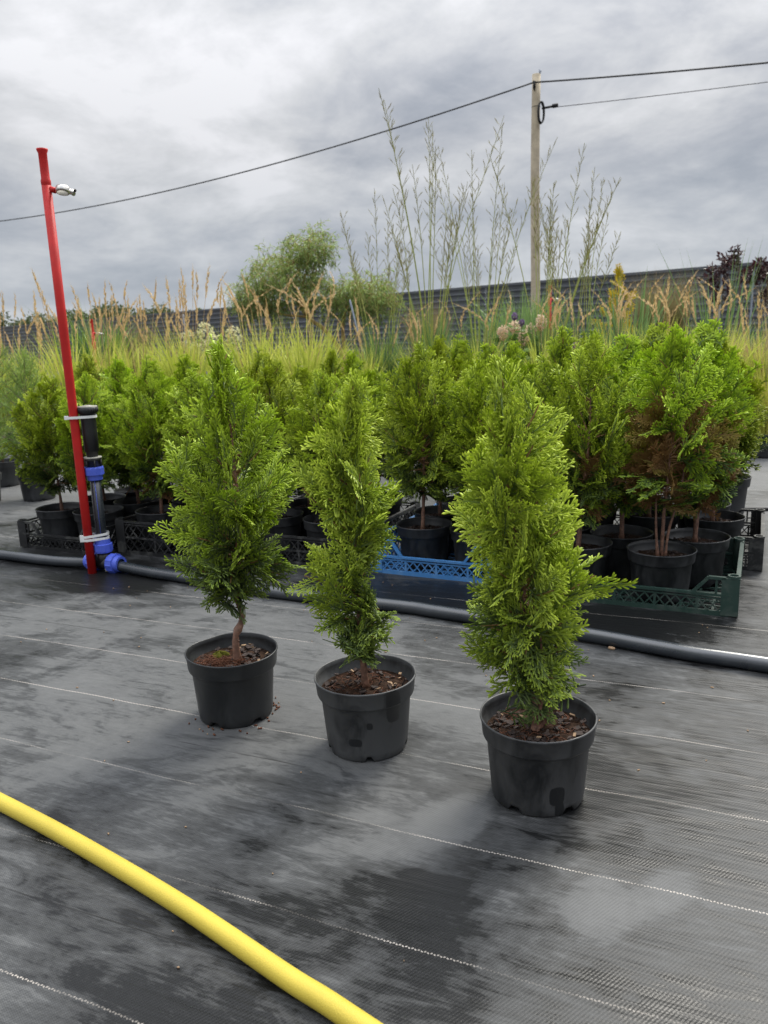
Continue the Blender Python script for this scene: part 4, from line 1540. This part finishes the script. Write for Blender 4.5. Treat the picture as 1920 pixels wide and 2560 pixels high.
wl = thing('corkscrew_willow', 'small corkscrew willow with golden leaning trunks and a loose hazy crown', 'tree', (-.42, 9.0, 0))
mb = MB()
tree_stems(mb, [([(.0, 0, 0), (0.02, 0, .45), (-.02, 0, .62), (-.18, 0, .84), (-.36, .02, .98), (-.52, .05, 1.25), (-.6, 0, 1.5)], .035, .012),
                ([(.05, .02, 0), (.04, .02, .55), (.03, .02, .85), (.08, .02, 1.05), (.18, 0, 1.25), (.30, .05, 1.35)], .026, .008),
                ([(-.36, .02, .98), (-.42, -.05, 1.2), (-.32, -.1, 1.5), (-.28, -.08, 1.8)], .016, .005),
                ([(-.36, .02, .98), (-.65, .0, 1.02), (-.85, .05, 1.15), (-1.0, 0, 1.3)], .014, .004)])
mb.build('trunk', m_goldbark, wl)
g = np.random.default_rng(61)
tw, lf = MB(), MB()
LOBES = [((-.62, 0, 1.40), (.42, .40, .36), 210), ((-.28, 0, 1.68), (.25, .25, .25), 110), ((-.95, 0, 1.22), (.24, .3, .24), 90), ((.22, 0, 1.20), (.36, .34, .24), 150), ((.45, 0, 1.12), (.22, .25, .22), 60), ((-.2, 0, 1.22), (.25, .3, .2), 60)]
for c, rr_, n in LOBES:
    for k in range(int(n * 1.45)):
        d = nrm(g.normal(size=3))
        p = np.array(c) + d * np.array(rr_) * g.uniform(.35, 1.0)
        hd = nrm(np.array([d[0], d[1], .5]) + g.normal(size=3) * .5)
        P = [p]
        for s in range(9):
            hd = nrm(hd + g.normal(size=3) * .55 + np.array([0, 0, -.28]))
            P.append(P[-1] + hd * .028)
        P = np.array(P)
        tw.tube(P, np.linspace(.0028, .0012, 10), 3, caps=False)
        for s in range(1, 10):
            for q in range(2):
                ld = nrm(nrm(P[s] - P[s - 1]) * .5 + g.normal(size=3) * .6 + np.array([0, 0, -.35]))
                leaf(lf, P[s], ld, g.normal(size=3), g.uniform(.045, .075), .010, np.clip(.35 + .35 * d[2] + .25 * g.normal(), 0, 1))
tw.build('twigs', m_goldbark, wl)
tag(lf.build('crown', m_willow, wl, smooth=False), kind='stuff')

gc = thing('golden_conifer', 'golden yellow conifer rising in front of the ribbed fence', 'conifer', (2.40, 8.0, 0))
g = np.random.default_rng(62)
tr = np.array([(0, 0, .0), (.01, 0, .4), (-.01, 0, .8), (.0, 0, 1.24)])
prof = [(.35, -.2, .2), (.6, -.26, .24), (.8, -.27, .16), (.92, -.24, .10), (1.02, -.10, .17), (1.12, -.10, .19), (1.2, -.06, .09), (1.33, -.03, .03)]
fol, brn = thuja_crown(g, prof, tr, 40, 3, .15, SPR_LO, bright=(.4, 1.0))
mb = MB()
trunk_mesh(mb, tr, .018, .004, 8, g, 16)
mb.build('trunk', m_bark_grey, gc)
tag(brn.build('branches', m_bark_grey, gc), kind='stuff')
fol.build('crown', m_gold, gc, smooth=False)

pt = thing('purple_tree', 'young purple-leaved tree tied to grey stakes in front of the fence', 'tree', (3.62, 8.0, 0))
g = np.random.default_rng(63)
mb = MB()
tree_stems(mb, [([(0, 0, 0), (.01, 0, .5), (0, 0, .9), (-.03, 0, 1.2), (-.05, 0, 1.4)], .014, .005), ([(0, 0, .95), (-.12, 0, 1.15), (-.22, 0, 1.28)], .007, .003), ([(0, 0, .9), (.12, .02, 1.1), (.24, 0, 1.22)], .007, .003), ([(0, 0, .85), (-.15, 0, .98), (-.25, 0, .98)], .006, .003), ([(.05, 0, .95), (.2, 0, .98), (.32, 0, .92)], .006, .003)])
mb.build('trunk', m_bark_grey, pt)
lf, tw = MB(), MB()
for c, rr_, n in [((-.05, 0, 1.33), (.2, .16, .10), 26), ((-.2, 0, 1.18), (.14, .14, .12), 20), ((.18, 0, 1.22), (.16, .14, .12), 24), ((.27, 0, 1.02), (.12, .14, .12), 18), ((-.2, 0, .98), (.12, .12, .08), 12), ((.05, 0, 1.15), (.2, .15, .1), 16)]:
    for k in range(n):
        p = np.array(c) + nrm(g.normal(size=3)) * np.array(rr_) * g.uniform(.2, 1)
        hd = nrm(g.normal(size=3) * .6 + np.array([np.sign(c[0]) * .5, 0, .35]))
        P = np.array([p, p + hd * .05, p + hd * .10 + [0, 0, -.008]])
        tw.tube(P, [.0022, .0018, .001], 3, caps=False)
        for s in range(6):
            leaf(lf, P[0] + (P[2] - P[0]) * s / 5, nrm(hd * .5 + g.normal(size=3) * .7), g.normal(size=3), g.uniform(.045, .07), .032, g.uniform())
tw.build('twigs', m_bark_grey, pt)
tag(lf.build('crown', m_purple, pt, smooth=False), kind='stuff')

for lab, a, b in [('grey-blue cane leaning in front of the fence beside the willow', (-.05, 8.5, 0), (-.28, 8.5, 1.12)),
                  ('grey cane upright behind the orange plumes near the cream hydrangea', (-1.95, 8.2, 0), (-1.97, 8.2, 1.02)),
                  ('grey stake holding the purple-leaved tree, beside its trunk', (3.70, 7.95, 0), (3.71, 7.95, 1.22)),
                  ('grey stake standing between the purple-leaved tree and the hair grass', (3.38, 7.95, 0), (3.40, 7.95, 1.20))]:
    a_, b_ = np.array(a), np.array(b)
    mb = MB()
    mb.tube([a_ - a_, (b_ - a_) * .5, (b_ - a_) * .99, b_ - a_], [.010, .010, .010, .005], 7)
    tag(mb.build('garden_stake', m_stake), lab, 'stake').location = a

for k, (x, y, h, r_) in enumerate([(-31, 62, 4.6, 2.6), (-27.0, 64, 3.9, 2.4), (-23.6, 63, 4.1, 2.3), (-20.6, 62, 4.5, 2.0), (-17.2, 63, 4.2, 2.4), (-13.6, 62, 3.8, 2.0)]):
    g = np.random.default_rng(90 + k)
    T_ = thing('distant_tree', 'green tree top showing over the far low end of the fence', 'tree', (x, y, 0), 0, 'trees beyond the fence')
    mb = MB()
    tree_stems(mb, [([(0, 0, 0), (.1, 0, h * .4), (0, 0, h * .8)], .16, .04), ([(0, 0, h * .35), (.7, 0, h * .6), (1.0, 0, h * .75)], .07, .02), ([(0, 0, h * .35), (-.7, 0, h * .6), (-1.0, 0, h * .78)], .07, .02)])
    mb.build('trunk', m_bark_grey, T_)
    lf = MB()
    for q in range(2600):
        d = nrm(g.normal(size=3))
        bump = 1 + .22 * sin(d[0] * 7 + k) * cos(d[2] * 6 + k)
        P = np.array([0, 0, h * .62]) + d * np.array([r_, r_, h * .36]) * bump * g.uniform(.55, 1.0)
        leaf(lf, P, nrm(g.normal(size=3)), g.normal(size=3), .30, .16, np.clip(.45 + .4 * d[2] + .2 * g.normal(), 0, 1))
    tag(lf.build('crown', m_dist, T_, smooth=False), kind='stuff')
